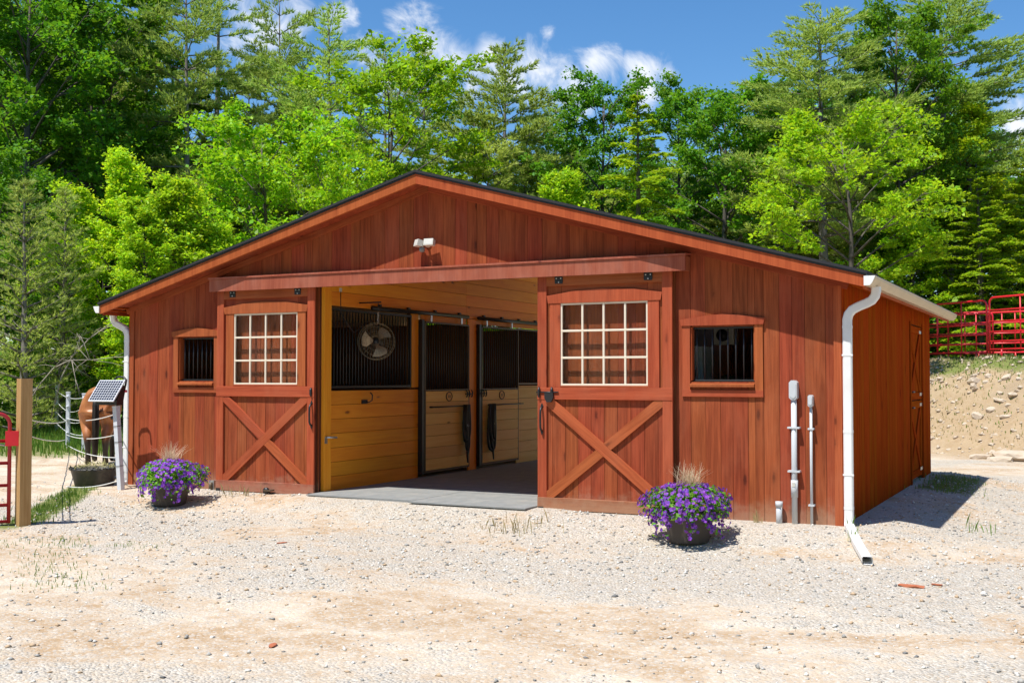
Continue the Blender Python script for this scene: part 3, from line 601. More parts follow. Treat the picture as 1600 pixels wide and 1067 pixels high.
# ---- dutch door on the side wall
dd_ = MB().box(HWD - .06, HWD - .05, SD[0] + .01, SD[1] - .01, SD[2], SD[3] - .01).build('dutch_door', BACK, barn)
yy = SD[0] + .01; nb = 7; w = (SD[1] - SD[0] - .02) / nb
for i in range(nb):
    for z0, z1 in ((0.03, 1.27), (1.285, 2.48)): board('plank', dd_, (HWD - .04, yy + w * (i + .5), (z0 + z1) / 2), z1 - z0, w - .004, 0.02, 'z', 'x', SIDE)
for z0, z1 in ((0.03, 1.27), (1.285, 2.48)):
    for zz in (z0 + .06, z1 - .06): board('rail', dd_, (HWD - .018, (SD[0] + SD[1]) / 2, zz), SD[1] - SD[0] - .03, 0.115, 0.022, 'y', 'x', SIDE)
    for s in (0, 1):
        board('stile', dd_, (HWD - .0185, (SD[0] + .065) if s == 0 else (SD[1] - .065), (z0 + z1) / 2), z1 - z0 - .235, 0.10, 0.022, 'z', 'x', SIDE)
        a = Vector((0, (SD[1] - SD[0] - .25) * (1 if s else -1), z1 - z0 - .25)); board('brace', dd_, (HWD - .0195 + .003 * s, (SD[0] + SD[1]) / 2, (z0 + z1) / 2), a.length - .06, 0.09, 0.02, a, 'x', SIDE)
for yy2 in (SD[0] - .045, SD[1] + .045): board('door_casing', dd_, (HWD + .012, yy2, 1.245), 2.57, 0.085, 0.02, 'z', 'x', SIDE)
for zz in (0.14, 1.20, 1.37, 2.40):
    board('strap_hinge', dd_, (HWD - .003, SD[1] - .13, zz), 0.26, 0.05, 0.006, 'y', 'x', STEEL)
for zz in (1.17, 1.42): MB().tube([(HWD + .012, SD[0] + .06, zz), (HWD + .03, SD[0] + .09, zz), (HWD + .03, SD[0] + .22, zz), (HWD + .012, SD[0] + .25, zz)], 0.014, 6).build('latch', BLACK, dd_, True)
# ------------------------------------------------------------------ barn interior: left stall fronts along the aisle
XA = -1.853
aw = MB().box(XA - .10, XA - .032, 2.532, 2.728, 0.0, 3.66).build('aisle_wall', BACKP, barn)
board('corner_post', barn, (-1.815, 0.145, 1.48), 2.96, 0.165, 0.085, 'z', 'x', PINE)
board('corner_post', barn, (1.775, 0.145, 1.48), 2.96, 0.165, 0.085, 'z', '-x', PINE)
def hboards(par, y0, y1, z0, z1, mat, x=XA - .012, th=0.024, pitch=0.208, nrm='x'):
    z = z0
    while z < z1 - 0.02:
        zt = min(z + pitch, z1)
        board('plank', par, (x + rb.uniform(-.001, .001), (y0 + y1) / 2, (z + zt) / 2), y1 - y0, zt - z - .005, th, 'y', nrm, mat); z = zt
hboards(aw, 0.235, 2.725, -0.03 + .03, 1.455, PINE)
hboards(aw, 0.235, 4.34, 2.70, 3.70, PINE); hboards(aw, 4.345, 7.86, 2.70, 3.70, PINE)
board('lintel_board', aw, (XA - .012, 3.58, 2.635), 1.50, 0.125, 0.024, 'y', 'x', PINE); board('lintel_board', aw, (XA - .012, 6.285, 2.652), 3.15, 0.09, 0.024, 'y', 'x', PINE)
board('wall_post', aw, (XA - .010, 2.632, 2.09), 1.205, 0.19, 0.03, 'z', 'x', PINE)
board('wall_post', aw, (XA - .010, 0.254, 2.09), 1.205, 0.036, 0.03, 'z', 'x', PINE)
hboards(aw, 6.30, 7.86, 0.0, 1.49, PALE)
board('wall_post', aw, (XA - .008, 4.55, 1.345), 2.69, 0.30, 0.03, 'z', 'x', PINE)
MB().box(XA - .10, XA - .034, 0.235, 2.53, 0.0, 1.46).build('stall_backing', BACKP, barn)
MB().box(XA - .10, XA - .034, 0.235, 7.86, 2.69, 3.70).build('upper_backing', BACKP, barn)
def grille(par, y0, y1, z0, z1, x=XA - .02, frame=BLACK, step=0.076, name='grille'):
    g = MB().box(x - .016, x + .016, y0, y1, z0, z0 + .035).build(name, frame, par)
    board('grille_frame', g, (x, (y0 + y1) / 2, z1 - .0175), y1 - y0, 0.035, 0.032, 'y', 'x', frame)
    for yy in (y0 + .015, y1 - .015): board('grille_frame', g, (x, yy, (z0 + z1) / 2), z1 - z0 - .072, 0.03, 0.031, 'z', 'x', frame)
    n = int((y1 - y0 - .06) / step); me = None
    m = MB(); m.tube([(0, 0, z0 + .034), (0, 0, z1 - .034)], 0.0085, 6); me = m.mesh('bar', BLACK, True)
    for i in range(n): link('bar', me, None, g, loc=(x, y0 + .03 + (y1 - y0 - .06) * (i + .5) / n, 0))
    return g
grille(barn, 0.275, 2.53, 1.49, 2.665)
grille(barn, 6.376, 7.86, 1.51, 2.60, frame=BRONZE)
def stall_door(y0, y1, lab):
    x = XA + .055
    d = MB().box(x - .018, x + .018, y0, y1, 0.075, 0.105).build('stall_door', BRONZE, barn); d['label'] = lab
    for yy in (y0 + .013, y1 - .013): board('door_frame', d, (x, yy, 1.33), 2.45, 0.026, 0.036, 'z', 'x', BRONZE)
    board('door_frame', d, (x, (y0 + y1) / 2, 2.565), y1 - y0 - .056, 0.03, 0.036, 'y', 'x', BRONZE)
    hboards(d, y0 + .028, y1 - .028, 0.108, 1.42, PALE, x=x + .002, th=0.03, pitch=0.1885)
    grille(d, y0 + .03, y1 - .03, 1.428, 2.545, x=x, step=0.078, name='door_grille') if False else None
    board('grille_frame', d, (x, (y0 + y1) / 2, 1.436), y1 - y0 - .056, 0.026, 0.034, 'y', 'x', BRONZE)
    m = MB(); m.tube([(0, 0, 1.45), (0, 0, 2.55)], 0.0085, 6); me = m.mesh('bar', BLACK, True); n = 18
    for i in range(n): link('bar', me, None, d, loc=(x, y0 + .04 + (y1 - y0 - .08) * (i + .5) / n, 0))
    # oval plaque with a ring and a small motif
    yc = y0 + (y1 - y0) * 0.52
    R = Matrix.Translation((x + .019, yc, 1.325)) @ Matrix.Rotation(math.pi / 2, 4, 'Y')
    m = MB(); m.tube([(0.075 * math.cos(a), 0.10 * math.sin(a), 0.004) for a in [2 * math.pi * k / 24 for k in range(24)]], 0.008, 6, True); m.build('plaque_ring', BRONZE, d, True, M=R)
    m = MB(); m.lathe([(0.06, 0), (0.06, .006)], 20); o = m.build('plaque', PALE, d, M=R @ Matrix.Diagonal((1, 1.35, 1, 1)))
    for k in (-1, 0, 1): board('plaque_motif', d, (x + .027, yc + .035 * k, 1.325), 0.05, 0.012, 0.003, 'z', 'x', BRONZE)
    # hangers to the track
    for yy in (y0 + .22, y1 - .25): board('track_hanger', d, (x, yy, 2.645), 0.13, 0.05, 0.012, 'z', 'x', STEEL)
    return d
stall_door(2.835, 4.33, 'nearer sliding stall door with pale boards and barred top')
stall_door(4.795, 6.27, 'farther sliding stall door with pale boards and barred top')
for yy in (2.78, 4.745): board('steel_channel', barn, (XA + .03, yy, 1.33), 2.55, 0.075, 0.08, 'z', 'x', BLACK)
for y0, y1 in ((1.31, 4.31), (4.70, 7.35)):
    tk = MB().tube([(XA + .055, y0, 2.715), (XA + .055, y1, 2.715)], 0.032, 10).build('stall_door_track', BLACK, barn, True)
    for k in range(4): board('track_bracket', tk, (XA + .022, y0 + .25 + (y1 - y0 - .5) * k / 3, 2.745), 0.07, 0.06, 0.04, 'z', 'x', BLACK)
# latches, hook and blanket bars
for yy, s in ((4.30, 1), (4.83, -1)):
    lt = MB().tube([(XA + .085, yy - .13 * 1, 1.36), (XA + .085, yy + .13, 1.36)], 0.010, 6).build('stall_latch', BLACK, barn, True)
    for q in (-.09, .0, .09): MB().tube([(XA + .078, yy + q, 1.30), (XA + .098, yy + q, 1.33), (XA + .098, yy + q, 1.39), (XA + .078, yy + q, 1.43)], [.008, .012, .012, .008], 6).build('latch_keeper', BLACK, lt, True)
hk = MB().box(XA, XA + .02, 1.10, 1.24, 1.25, 1.31).build('bridle_hook', BLACK, barn)
MB().tube([(XA + .02, 1.20, 1.28), (XA + .06, 1.21, 1.27), (XA + .10, 1.24, 1.30), (XA + .10, 1.25, 1.38), (XA + .07, 1.24, 1.42)], 0.010, 6).build('hook', BLACK, hk, True)
for y0, y1, z in ((2.95, 4.20, 1.155), (5.0, 6.35, 1.15)):
    b = MB().tube([(XA + .13, y0, z), (XA + .13, y1, z)], 0.011, 8).build('blanket_bar', BLACK, barn, True)
    for yy in (y0 + .03, y1 - .10): MB().tube([(XA + .074, yy, z), (XA + .13, yy, z)], 0.016, 6).build('bar_bracket', BLACK, b, True)
# gate-style latch on the corner post
gl_ = MB().box(-1.772, -1.765, 0.07, 0.13, 0.70, 0.80).build('spring_latch', STEEL, barn); MB().tube([(-1.755, 0.10, 0.79), (-1.72, 0.15, 0.79), (-1.68, 0.24, 0.785)], 0.014, 8).build('latch_bolt', STEEL, gl_, True)
# right stall wall (only seen from farther left) and stall partitions
rw = MB().box(1.85, 1.95, 0.235, 7.88, 0.0, 3.66).build('right_aisle_wall', BACKP, barn)
hboards(rw, 0.235, 7.86, 0.0, 3.6, PINE, x=1.837, nrm='-x', pitch=0.24)
MB().box(-5.36, -1.99, 4.50, 4.58, 0.0, 2.6).build('stall_partition', BACKP, barn)
# halters and lead ropes hanging from the blanket bars
def halter(y, z, lab, seed):
    r = random.Random(seed); t = thing('halter', lab, 'halter', (XA + .13, y, z), group='halters on the stall doors')
    for k in range(9):
        w = r.uniform(.03, .13); l = r.uniform(.45, .86); o = r.uniform(-.05, .05); xo = r.uniform(.012, .045); pts = []
        for i in range(15):
            a = i / 14; s = math.sin(a * math.pi)
            pts.append((xo + .012 * math.sin(6 * a + k), o + w * math.cos(a * math.pi) * (0.35 + s), .012 - l * s ** 0.8))
        MB().tube(pts, 0.018 if k % 2 else 0.026, 6).build('rope' if k % 2 else 'strap', BLACK, t, True)
    MB().tube([(.04, -.02, -.80), (.035, -.01, -.88), (.04, .0, -1.0)], [.022, .018, .012], 6).build('lead_end', BLACK, t, True)
    MB().tube([(.045 + .0, .025 * math.cos(a), -.35 + .025 * math.sin(a)) for a in [2 * math.pi * k / 12 for k in range(12)]], 0.005, 6, True).build('ring', STEEL, t, True)
halter(4.10, 1.165, 'black halter and lead rope hanging on the nearer stall door', 1)
halter(5.06, 1.16, 'black halter with coiled rope hanging on the farther stall door', 2)
# the fan
fan = thing('barrel_fan', 'round wire cage fan with metal blades hanging before the barred stall front', 'fan', (-1.50, 0.99, 2.18))
fm = Matrix.Rotation(math.radians(24), 4, 'Z') @ Matrix.Rotation(math.radians(84), 4, 'X')
WIRE = plain('fan_wire', (0.24, 0.18, 0.11), 0.4, 0.7)
for r, z in ((.272, 0), (.272, .10), (.268, -.03), (.21, .125), (.14, .14), (.07, .145), (.21, -.06), (.14, -.075)):
    MB().tube([(r * math.cos(2 * math.pi * k / 36), r * math.sin(2 * math.pi * k / 36), z) for k in range(36)], 0.0045 if r > .25 else .0028, 5, True).build('cage_ring', WIRE, fan, True, M=fm)
wm = MB(); wm.tube([(.05, 0, .148), (.20, 0, .128), (.262, 0, .105), (.272, 0, .05), (.270, 0, -.03), (.20, 0, -.062), (.07, 0, -.08)], 0.0022, 4); wme = wm.mesh('cage_wire', WIRE, True)
for k in range(30): link('cage_wire', wme, None, fan, M=fm @ Matrix.Rotation(2 * math.pi * k / 30, 4, 'Z'))
bl = MB(); q = []
for i in range(7):
    r = .05 + .185 * i / 6; a0, a1 = -.25 - .25 * (i / 6), .30 + .38 * math.sin(math.pi * i / 7); q.append([(r * math.cos(a0), r * math.sin(a0), .055), (r * math.cos((a0 + a1) / 2), r * math.sin((a0 + a1) / 2), .035), (r * math.cos(a1), r * math.sin(a1), -.005)])
bl.add([p for row in q for p in row], [(i * 3 + j, i * 3 + j + 1, i * 3 + j + 4, i * 3 + j + 3) for i in range(6) for j in range(2)]); blm = bl.mesh('blade', BLADE, True)
for k in range(3): link('blade', blm, None, fan, M=fm @ Matrix.Rotation(math.radians(-75 + 120 * k), 4, 'Z'))
MB().lathe([(.0, -.16), (.055, -.155), (.07, -.12), (.07, -.03), (.05, .0), (.05, .06), (.038, .075), (0, .08)], 16).build('motor', BLACK, fan, True, M=fm)
MB().tube([(0, .03, .27), (.0, .05, .18), (0, .07, .05)], 0.012, 6).build('yoke', BLACK, fan, True)
for k in range(5): MB().tube([(0.013 * math.cos(a) * (1 if k % 2 else 0), .03 + .013 * math.cos(a) * (0 if k % 2 else 1), .29 + .034 * k + .022 * math.sin(a)) for a in [2 * math.pi * i / 10 for i in range(10)]], 0.0045, 5, True).build('chain_link', STEEL, fan, True)
MB().tube([(0, .03, .46), (0.0, .03, .60)], 0.006, 6).build('hanger_rod', BLACK, fan, True)
MB().tube([(-.34, .03, .595), (.05, .03, .595)], 0.012, 6).build('hanger_bracket', BLACK, fan, True)
cord = MB().tube([(-1.74, .40, 2.90), (-1.74, .40, 2.72), (-1.735, .41, 2.60), (-1.72, .44, 2.52), (-1.70, .50, 2.44), (-1.68, .55, 2.38), (-1.66, .62, 2.31), (-1.62, .70, 2.36), (-1.58, .80, 2.46), (-1.54, .90, 2.50), (-1.52, .95, 2.42)], 0.006, 6).build('fan_cord', BLACK, None, True); tag(cord, 'thin dark cord running down from white plug to the fan', 'cord')
MB().box(-1.757, -1.727, .385, .415, 2.90, 2.955).build('plug', LAMPW, cord)

# ------------------------------------------------------------------ things on and by the front wall
lt = thing('security_light', 'white twin head floodlight with motion sensor under the barn gable', 'floodlight', (0.0, 0.0, 3.44)); lt.scale = (.82, .82, .82)
MB().lathe([(.055, 0), (.055, .02), (.03, .03)], 16).build('mounting_plate', LAMPW, lt, True, M=Matrix.Translation((0, -.002, .02)) @ Matrix.Rotation(math.pi / 2, 4, 'X'))
MB().tube([(0, -.02, .02), (0, -.08, .035), (0, -.12, .04)], .02, 8).build('arm', LAMPW, lt, True)
for s, yaw in ((-1, -38), (1, 6)):
    M = Matrix.Translation((s * .105, -.15, .03)) @ Matrix.Rotation(math.radians(yaw), 4, 'Z') @ Matrix.Rotation(math.radians(-14), 4, 'X')
    hd2 = MB().prism([(-.045, -.055), (.05, -.048), (.05, .048), (-.045, .055)], -.085, .085, 'x').build('lamp_head', LAMPW, lt, M=M)
    MB().box(-.072, .072, -.047, -.0455, -.042, .042).build('lens', plain('lamp_lens', (.62, .60, .55), .2) if s < 0 else bpy.data.materials['lamp_lens'], hd2)
    MB().tube([(s * .02, -.11, .045), (s * .06, -.12, .07), (s * .09, -.12, .06)], .016, 8).build('knuckle', LAMPW, lt, True)
MB().tube([(-.03, -.10, .02), (-.04, -.115, -.02), (-.05, -.12, -.045)], .012, 8).build('sensor_arm', LAMPW, lt, True)
MB().lathe([(.02, .035), (.045, .03), (.05, 0), (.045, -.03), (.025, -.045)], 14).build('sensor', plain('sensor_grey', (.20, .20, .19), .4), lt, True, loc=(-.05, -.125, -.075))
# conduits
def conduit(x, top, r, boxw, boxh, clamps, lab, coupler=None):
    zg = h1(x, -.06) - .05; t = thing('conduit', lab, 'conduit', (x, -.05, zg))
    MB().tube([(0, 0, 0), (0, 0, top - zg - boxh + .02)], r, 12).build('pipe', PVC, t, True)
    a, b = boxw / 2, boxh; c = a * .55; z0 = top - zg - boxh
    MB().prism([(-a + c, z0), (a - c, z0), (a, z0 + c), (a, z0 + b - c), (a - c, z0 + b), (-a + c, z0 + b), (-a, z0 + b - c), (-a, z0 + c)], -.045, .048).build('conduit_body', PVC, t)
    MB().prism([(-a * .8 + c, z0 + .02), (a * .8 - c, z0 + .02), (a * .8, z0 + .02 + c), (a * .8, z0 + b - .02 - c), (a * .8 - c, z0 + b - .02), (-a * .8 + c, z0 + b - .02), (-a * .8, z0 + b - .02 - c), (-a * .8, z0 + .02 + c)], -.052, -.0455).build('cover', PVC, t)
    for zc in clamps: MB().prism([(-r * 2.1, 0), (r * 2.1, 0), (r * 2.1, .02), (-r * 2.1, .02)], -r - .006, .046).build('clamp', PVC, t, loc=(0, 0, zc - zg))
    if coupler:
        MB().tube([(0, 0, coupler[0] - zg), (0, 0, coupler[1] - zg)], r * 1.22, 12).build('coupler', PVC, t, True); board('sticker', t, (0, -r * 1.25, (coupler[1] - .05) - zg), .05, .035, .002, 'z', '-y', LAMPW)
conduit(4.948, 1.615, .033, .092, .225, (1.06, .56), 'thick grey electrical conduit with capped box on the right front wall', (.27, .47))
conduit(5.142, 1.448, .016, .052, .135, (1.05, .18), 'thin grey electrical conduit beside the thick one near the corner', None)
st = thing('pipe_stub', 'short capped grey pipe standing by the thick conduit', 'pipe', (4.775, -.075, h1(4.775, -.08) - .05)); MB().tube([(0, 0, 0), (0, 0, .27)], .035, 14).build('pipe', PVC, st, True); MB().tube([(0, 0, .235), (0, 0, .30)], .042, 14).build('cap', PVC, st, True)
# wheel guide lying under the left door
wg = thing('door_roller', 'small black roller guide on the gravel under the left sliding door', 'roller', (-2.60, -.20, h1(-2.6, -.2)))
MB().lathe([(.045, -.025), (.05, 0), (.045, .025)], 14).build('wheel', BLACK, wg, True, M=Matrix.Translation((0, 0, .048)) @ Matrix.Rotation(math.pi / 2, 4, 'X')); MB().box(-.03, .10, -.035, .06, .045, .065).build('bracket', BRONZE, wg)
gb = thing('wall_guide', 'small grey steel stay roller at the bottom of the left wall', 'bracket', (-3.74, -.03, h1(-3.74, -.05) - .02)); MB().box(-.05, .05, -.05, .028, 0, .16).build('plate', STEEL, gb); MB().tube([(0, -.06, .02), (0, -.06, .13)], .03, 10).build('wheel', BRONZE, gb, True)
# things seen through the right stall window
cb_ = thing('cabinet', 'pale blue white cabinet seen through the right barred window', 'cabinet', (2.98, 1.0, 0.0)); MB().box(0, .55, 0, .5, 0, 2.05).build('carcass', CABW, cb_); MB().box(.01, .54, -.02, -.001, .02, 2.03).build('door', CABW, cb_); MB().tube([(.47, -.05, 1.4), (.47, -.05, 1.75)], .012, 6).build('handle', STEEL, cb_, True)
bx = thing('wall_heater', 'white box unit high inside the right barred window', 'heater', (3.80, 1.45, 2.08)); MB().box(-.22, .05, -.1, .1, 0, .22).build('housing', LAMPW, bx); MB().lathe([(.08, 0), (.08, .03)], 16).build('knob', BLACK, bx, True, M=Matrix.Translation((-.1, -.10, .12)) @ Matrix.Rotation(math.pi / 2, 4, 'X')); MB().tube([(-.08, 0, .219), (-.08, 0, 1.16)], .015, 8).build('hanger_rod', BLACK, bx, True)
bkt = thing('horse_blanket', 'grey blanket draped over a rack inside the right barred window', 'blanket', (3.98, 2.1, -0.12))
q = []; 
for i in range(13):
    for j in range(9):
        u = i / 12; v = j / 8; a = (u - .5) * 2; q.append((-.5 + v, .35 * math.sin(a * 1.5) + .02 * math.sin(9 * v), 1.78 - .75 * abs(a) ** 1.6 + .03 * math.sin(7 * v + 3 * u)))
MB().add(q, [(i * 9 + j, i * 9 + j + 1, i * 9 + j + 10, i * 9 + j + 9) for i in range(12) for j in range(8)]).build('cloth', CLOTH, bkt, True); MB().tube([(-.55, 0, 1.70), (.55, 0, 1.70)], .03, 8).build('rail', BRONZE, bkt, True)
for s in (-.5, .5): MB().tube([(s, 0, .12), (s, 0, 1.69)], .03, 8).build('leg', BRONZE, bkt, True)
# ------------------------------------------------------------------ trees
def leaf_quads(C, size, up, rs, aspect=0.58):
    C = np.asarray(C); N = len(C); n = rs.normal(size=(N, 3)); n[:, 2] = np.abs(n[:, 2]) + up; n /= np.linalg.norm(n, axis=1)[:, None]
    u = np.cross(n, rs.normal(size=(N, 3))); u /= np.linalg.norm(u, axis=1)[:, None] + 1e-9; v = np.cross(n, u)
    s = (size * (0.45 + 1.1 * rs.random(N) ** 1.4))[:, None]
    V = np.stack([C - u * s, C - v * s * aspect + u * s * .15 - n * s * .12, C + u * s, C + v * s * aspect + u * s * .15 - n * s * .12], 1).reshape(-1, 3)
    return V, np.arange(4 * N).reshape(-1, 4)
def needle_tris(C, D, length, width, spread, k, rs):
    C = np.repeat(np.asarray(C), k, 0); D = np.repeat(np.asarray(D), k, 0); N = len(C)
    d = D + rs.normal(size=(N, 3)) * spread; d /= np.linalg.norm(d, axis=1)[:, None]
    p = np.cross(d, rs.normal(size=(N, 3))); p /= np.linalg.norm(p, axis=1)[:, None] + 1e-9
    L = (length * (0.6 + 0.7 * rs.random(N)))[:, None]
    V = np.stack([C - p * width, C + p * width, C + d * L], 1).reshape(-1, 3)
    return V, np.arange(3 * N).reshape(-1, 3)
def broadleaf(seed, Hh, R, base, n_limb, per, lsize, rise=0.55, narrow=1.0, bark=None, lmat=None, flat=0.5, second=5):
    rs = np.random.RandomState(seed); m = MB(); C = []
    bend = rs.normal(size=2) * 0.25; n = 8
    P = lambda t: np.array([bend[0] * math.sin(t * 3) * t + .12 * math.sin(5 * t + seed), bend[1] * math.sin(t * 2.3) * t, Hh * .93 * t])
    r0 = 0.013 * Hh + .03
    m.tube([P(i / n) for i in range(n + 1)], [r0 * (1.25 if i == 0 else 1) * (1 - .93 * i / n) + .01 for i in range(n + 1)], 7)
    for i in range(n_limb):
        f = (i + rs.random() * .8) / n_limb; t = base + (0.97 - base) * f; p0 = P(t)
        prof = math.sin(math.pi * min(1, max(0.0, (0.22 + 0.80 * (1 - f) ** 0.9)))) ** 0.7 * (0.55 + .45 * math.sin(math.pi * (0.25 + .6 * f))) if narrow == 1.0 else (1 - f) ** .7 * .8 + .2
        L = R * max(0.25, prof) * rs.uniform(.72, 1.15); a = i * 2.399 + rs.normal() * .4
        up = rise * rs.uniform(.6, 1.3) + (0.9 * f ** 2)
        d = np.array([math.cos(a), math.sin(a), up]); d /= np.linalg.norm(d)
        Q = lambda s: p0 + d * L * s + np.array([0, 0, -.10 * L * s * s])
        rb_ = r0 * (1 - .8 * t) * .5
        m.tube([Q(s) for s in (0, .3, .6, 1)], [rb_, rb_ * .7, rb_ * .45, .008], 5)
        for j in range(second):
            s = .3 + .7 * (j + rs.random()) / second; q0 = Q(s); b = a + rs.choice((-1, 1)) * rs.uniform(.4, 1.3)
            l2 = L * rs.uniform(.22, .45) * (1.15 - .5 * s); e = np.array([math.cos(b), math.sin(b), rs.uniform(.0, .7)]); e /= np.linalg.norm(e); q1 = q0 + e * l2
            m.tube([q0, (q0 + q1) / 2 + [0, 0, .03], q1], [rb_ * .35 + .004, rb_ * .22 + .003, .004], 4)
            for qc, cr in ((q1, rs.uniform(.32, .62)), (q0 + (q1 - q0) * .5, rs.uniform(.25, .45))):
                k = int(per * rs.uniform(.6, 1.4)); g = rs.normal(size=(k, 3)); g /= np.linalg.norm(g, axis=1)[:, None]; g *= (rs.random(k) ** .45)[:, None]
                sc_ = cr * R / 4.0
                g = g * np.array([sc_, sc_, sc_ * flat]); g[:, 2] -= .25 * (g[:, 0] ** 2 + g[:, 1] ** 2) / max(sc_, .05); C.append(qc + g)
        k = per; g = rs.normal(size=(k, 3)) * .28 * R / 4; g[:, 2] *= flat; C.append(Q(1.0) + g)
    C = np.concatenate(C); V, F = leaf_quads(C, lsize, 0.7, rs)
    return m.mesh('trunk', bark or BARK, True), fast_mesh('crown', V, F, lmat), Hh
def pine(seed, Hh, R, base, step, density=1.0, lmat=None, gap=0.0, nl=.20, nw=.014, soft=False, nbr=(4, 7)):
    rs = np.random.RandomState(seed); m = MB(); C = []; D = []
    r0 = .012 * Hh + .03; P = lambda t: np.array([.10 * math.sin(3 * t + seed), .10 * math.sin(2.3 * t + seed * 2), Hh * t]); n = 9
    m.tube([P(i / n) for i in range(n + 1)], [r0 * (1 - .94 * i / n) + .008 for i in range(n + 1)], 7)
    z = base * Hh
    while z < Hh * .985:
        f = (z / Hh - base) / (1 - base); nb = rs.randint(*nbr)
        if rs.random() < gap and f < .7: z += step * rs.uniform(.8, 1.5); continue
        prof = (math.sin(math.pi * min(1, .30 + .70 * f)) ** .75) * .92 + .10 if not soft else (1 - f) ** .8 + .06
        a0 = rs.random() * 6.28
        for b in range(nb):
            a = a0 + b * 6.283 / nb + rs.normal() * .25; L = R * prof * rs.uniform(.5, 1.18); slope = .10 + .55 * f ** 2 + rs.normal() * .07 if not soft else .35 + .4 * f
            h = np.array([math.cos(a), math.sin(a), 0]); side = np.array([-h[1], h[0], 0]); p0 = P(z / Hh)
            Q = lambda s: p0 + h * L * s + np.array([0, 0, L * (slope * s - .16 * s * s + .10 * s ** 4)])
            rb_ = r0 * (1 - .85 * z / Hh) * .34 + .006
            m.tube([Q(s) for s in (0, .35, .7, 1)], [rb_, rb_ * .7, rb_ * .4, .005], 4)
            s = .22 + rs.random() * .1
            while s <= 1.0:
                for sg in (-1, 1):
                    l2 = min(L * .34, .95) * (1.05 - .55 * abs(s - .55)) * rs.uniform(.55, 1.2); e = h * rs.uniform(.45, .9) + side * sg * rs.uniform(.5, 1) + np.array([0, 0, rs.uniform(-.05, .30)]); e /= np.linalg.norm(e)
                    q0 = Q(s); k = max(2, int(l2 / .15 * density))
                    for i in range(k):
                        w = (i + .6) / k; C.append(q0 + e * l2 * w + rs.normal(size=3) * .03); D.append(e * .8 + np.array([0, 0, .55]) + h * .2)
                s += (.20 / max(L, .5)) * rs.uniform(.8, 1.25) / density ** .5
            C.append(Q(1)); D.append(h + [0, 0, .4])
        z += step * rs.uniform(.75, 1.3) * (1 - .35 * f)
    C.append(P(1)); D.append(np.array([0, 0, 1.0]))
    V, F = needle_tris(C, D, nl, nw, .42, 7, rs)
    return m.mesh('trunk', BARKP, True), fast_mesh('crown', V, F, lmat or PNEED), Hh
def hemlock(seed, Hh, R, lmat):
    rs = np.random.RandomState(seed); m = MB(); C = []; r0 = .012 * Hh + .03; n = 8
    P = lambda t: np.array([.08 * math.sin(3 * t + seed), .08 * math.sin(2 * t), Hh * t])
    m.tube([P(i / n) for i in range(n + 1)], [r0 * (1 - .95 * i / n) + .006 for i in range(n + 1)], 6)
    z = .06 * Hh; a = 0
    while z < Hh * .99:
        f = z / Hh; a += 2.4 + rs.normal() * .3; L = (R * (1 - f) ** .75 + .12) * rs.uniform(.6, 1.15); h = np.array([math.cos(a), math.sin(a), 0]); side = np.array([-h[1], h[0], 0]); p0 = P(f)
        sl = .28 + .3 * f; Q = lambda s: p0 + h * L * s + np.array([0, 0, L * (sl * s - .42 * s * s)])
        m.tube([Q(0), Q(.5), Q(1)], [r0 * .22 * (1 - f) + .006, .01, .004], 4)
        k = int(170 * L) + 20; s = rs.random(k) ** .65; w = (rs.random(k) * 2 - 1) * .38 * L * (1.08 - s) ** .6 * (.4 + .6 * rs.random(k)) + rs.normal(size=k) * .03
        C.append(np.stack([Q(x) for x in s]) + side * w[:, None] + np.array([0, 0, -1]) * (np.abs(w) * .45 + rs.random(k) * .08)[:, None]); z += .115 * rs.uniform(.7, 1.3)
    C = np.concatenate(C); V, F = leaf_quads(C, .072, 1.4, rs, .42)
    return m.mesh('trunk', BARK, True), fast_mesh('crown', V, F, lmat), Hh
PROTO = {
    'M0': broadleaf(11, 11.0, 4.2, .16, 34, 84, .078, lmat=MAPLE), 'M1': broadleaf(12, 10.0, 4.3, .12, 34, 84, .076, lmat=MAPLE), 'M2': broadleaf(13, 9.0, 3.6, .12, 30, 76, .076, lmat=MAPLE),
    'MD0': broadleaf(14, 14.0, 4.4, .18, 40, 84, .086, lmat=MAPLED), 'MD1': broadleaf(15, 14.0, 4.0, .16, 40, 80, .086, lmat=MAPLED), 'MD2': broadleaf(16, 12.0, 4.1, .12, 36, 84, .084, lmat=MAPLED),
    'S0': broadleaf(17, 8.0, 2.0, .08, 44, 74, .046, rise=1.1, narrow=.5, lmat=SAPL, flat=.6, second=5), 'S1': broadleaf(18, 7.0, 2.3, .06, 44, 80, .046, rise=.9, narrow=.5, lmat=SAPL, flat=.6, second=5),
    'P0': pine(21, 18.0, 3.4, .36, .72, 1.2, nl=.25, nw=.026), 'P1': pine(22, 17.0, 3.0, .34, .74, 1.2, lmat=PNEED2, nl=.25, nw=.026), 'P2': pine(23, 19.0, 4.2, .26, .92, 1.25, gap=.25, nl=.26, nw=.028), 'P3': pine(24, 16.0, 3.3, .24, .90, 1.35, gap=.2, nl=.25, nw=.028),
    'P4': pine(26, 18.0, 3.7, .40, 1.0, 1.25, gap=.22, nl=.25, nw=.026, nbr=(3, 5)), 'P5': pine(27, 18.5, 3.3, .42, .95, 1.25, lmat=PNEED2, gap=.25, nl=.25, nw=.026, nbr=(3, 5)),
    'Y0': pine(25, 7.5, 1.9, .04, .36, 1.1, PNEED2, nl=.17, nw=.014, soft=True),
    'H0': hemlock(31, 11.0, 3.0, HEML), 'H1': hemlock(32, 10.0, 2.6, HEML),
}
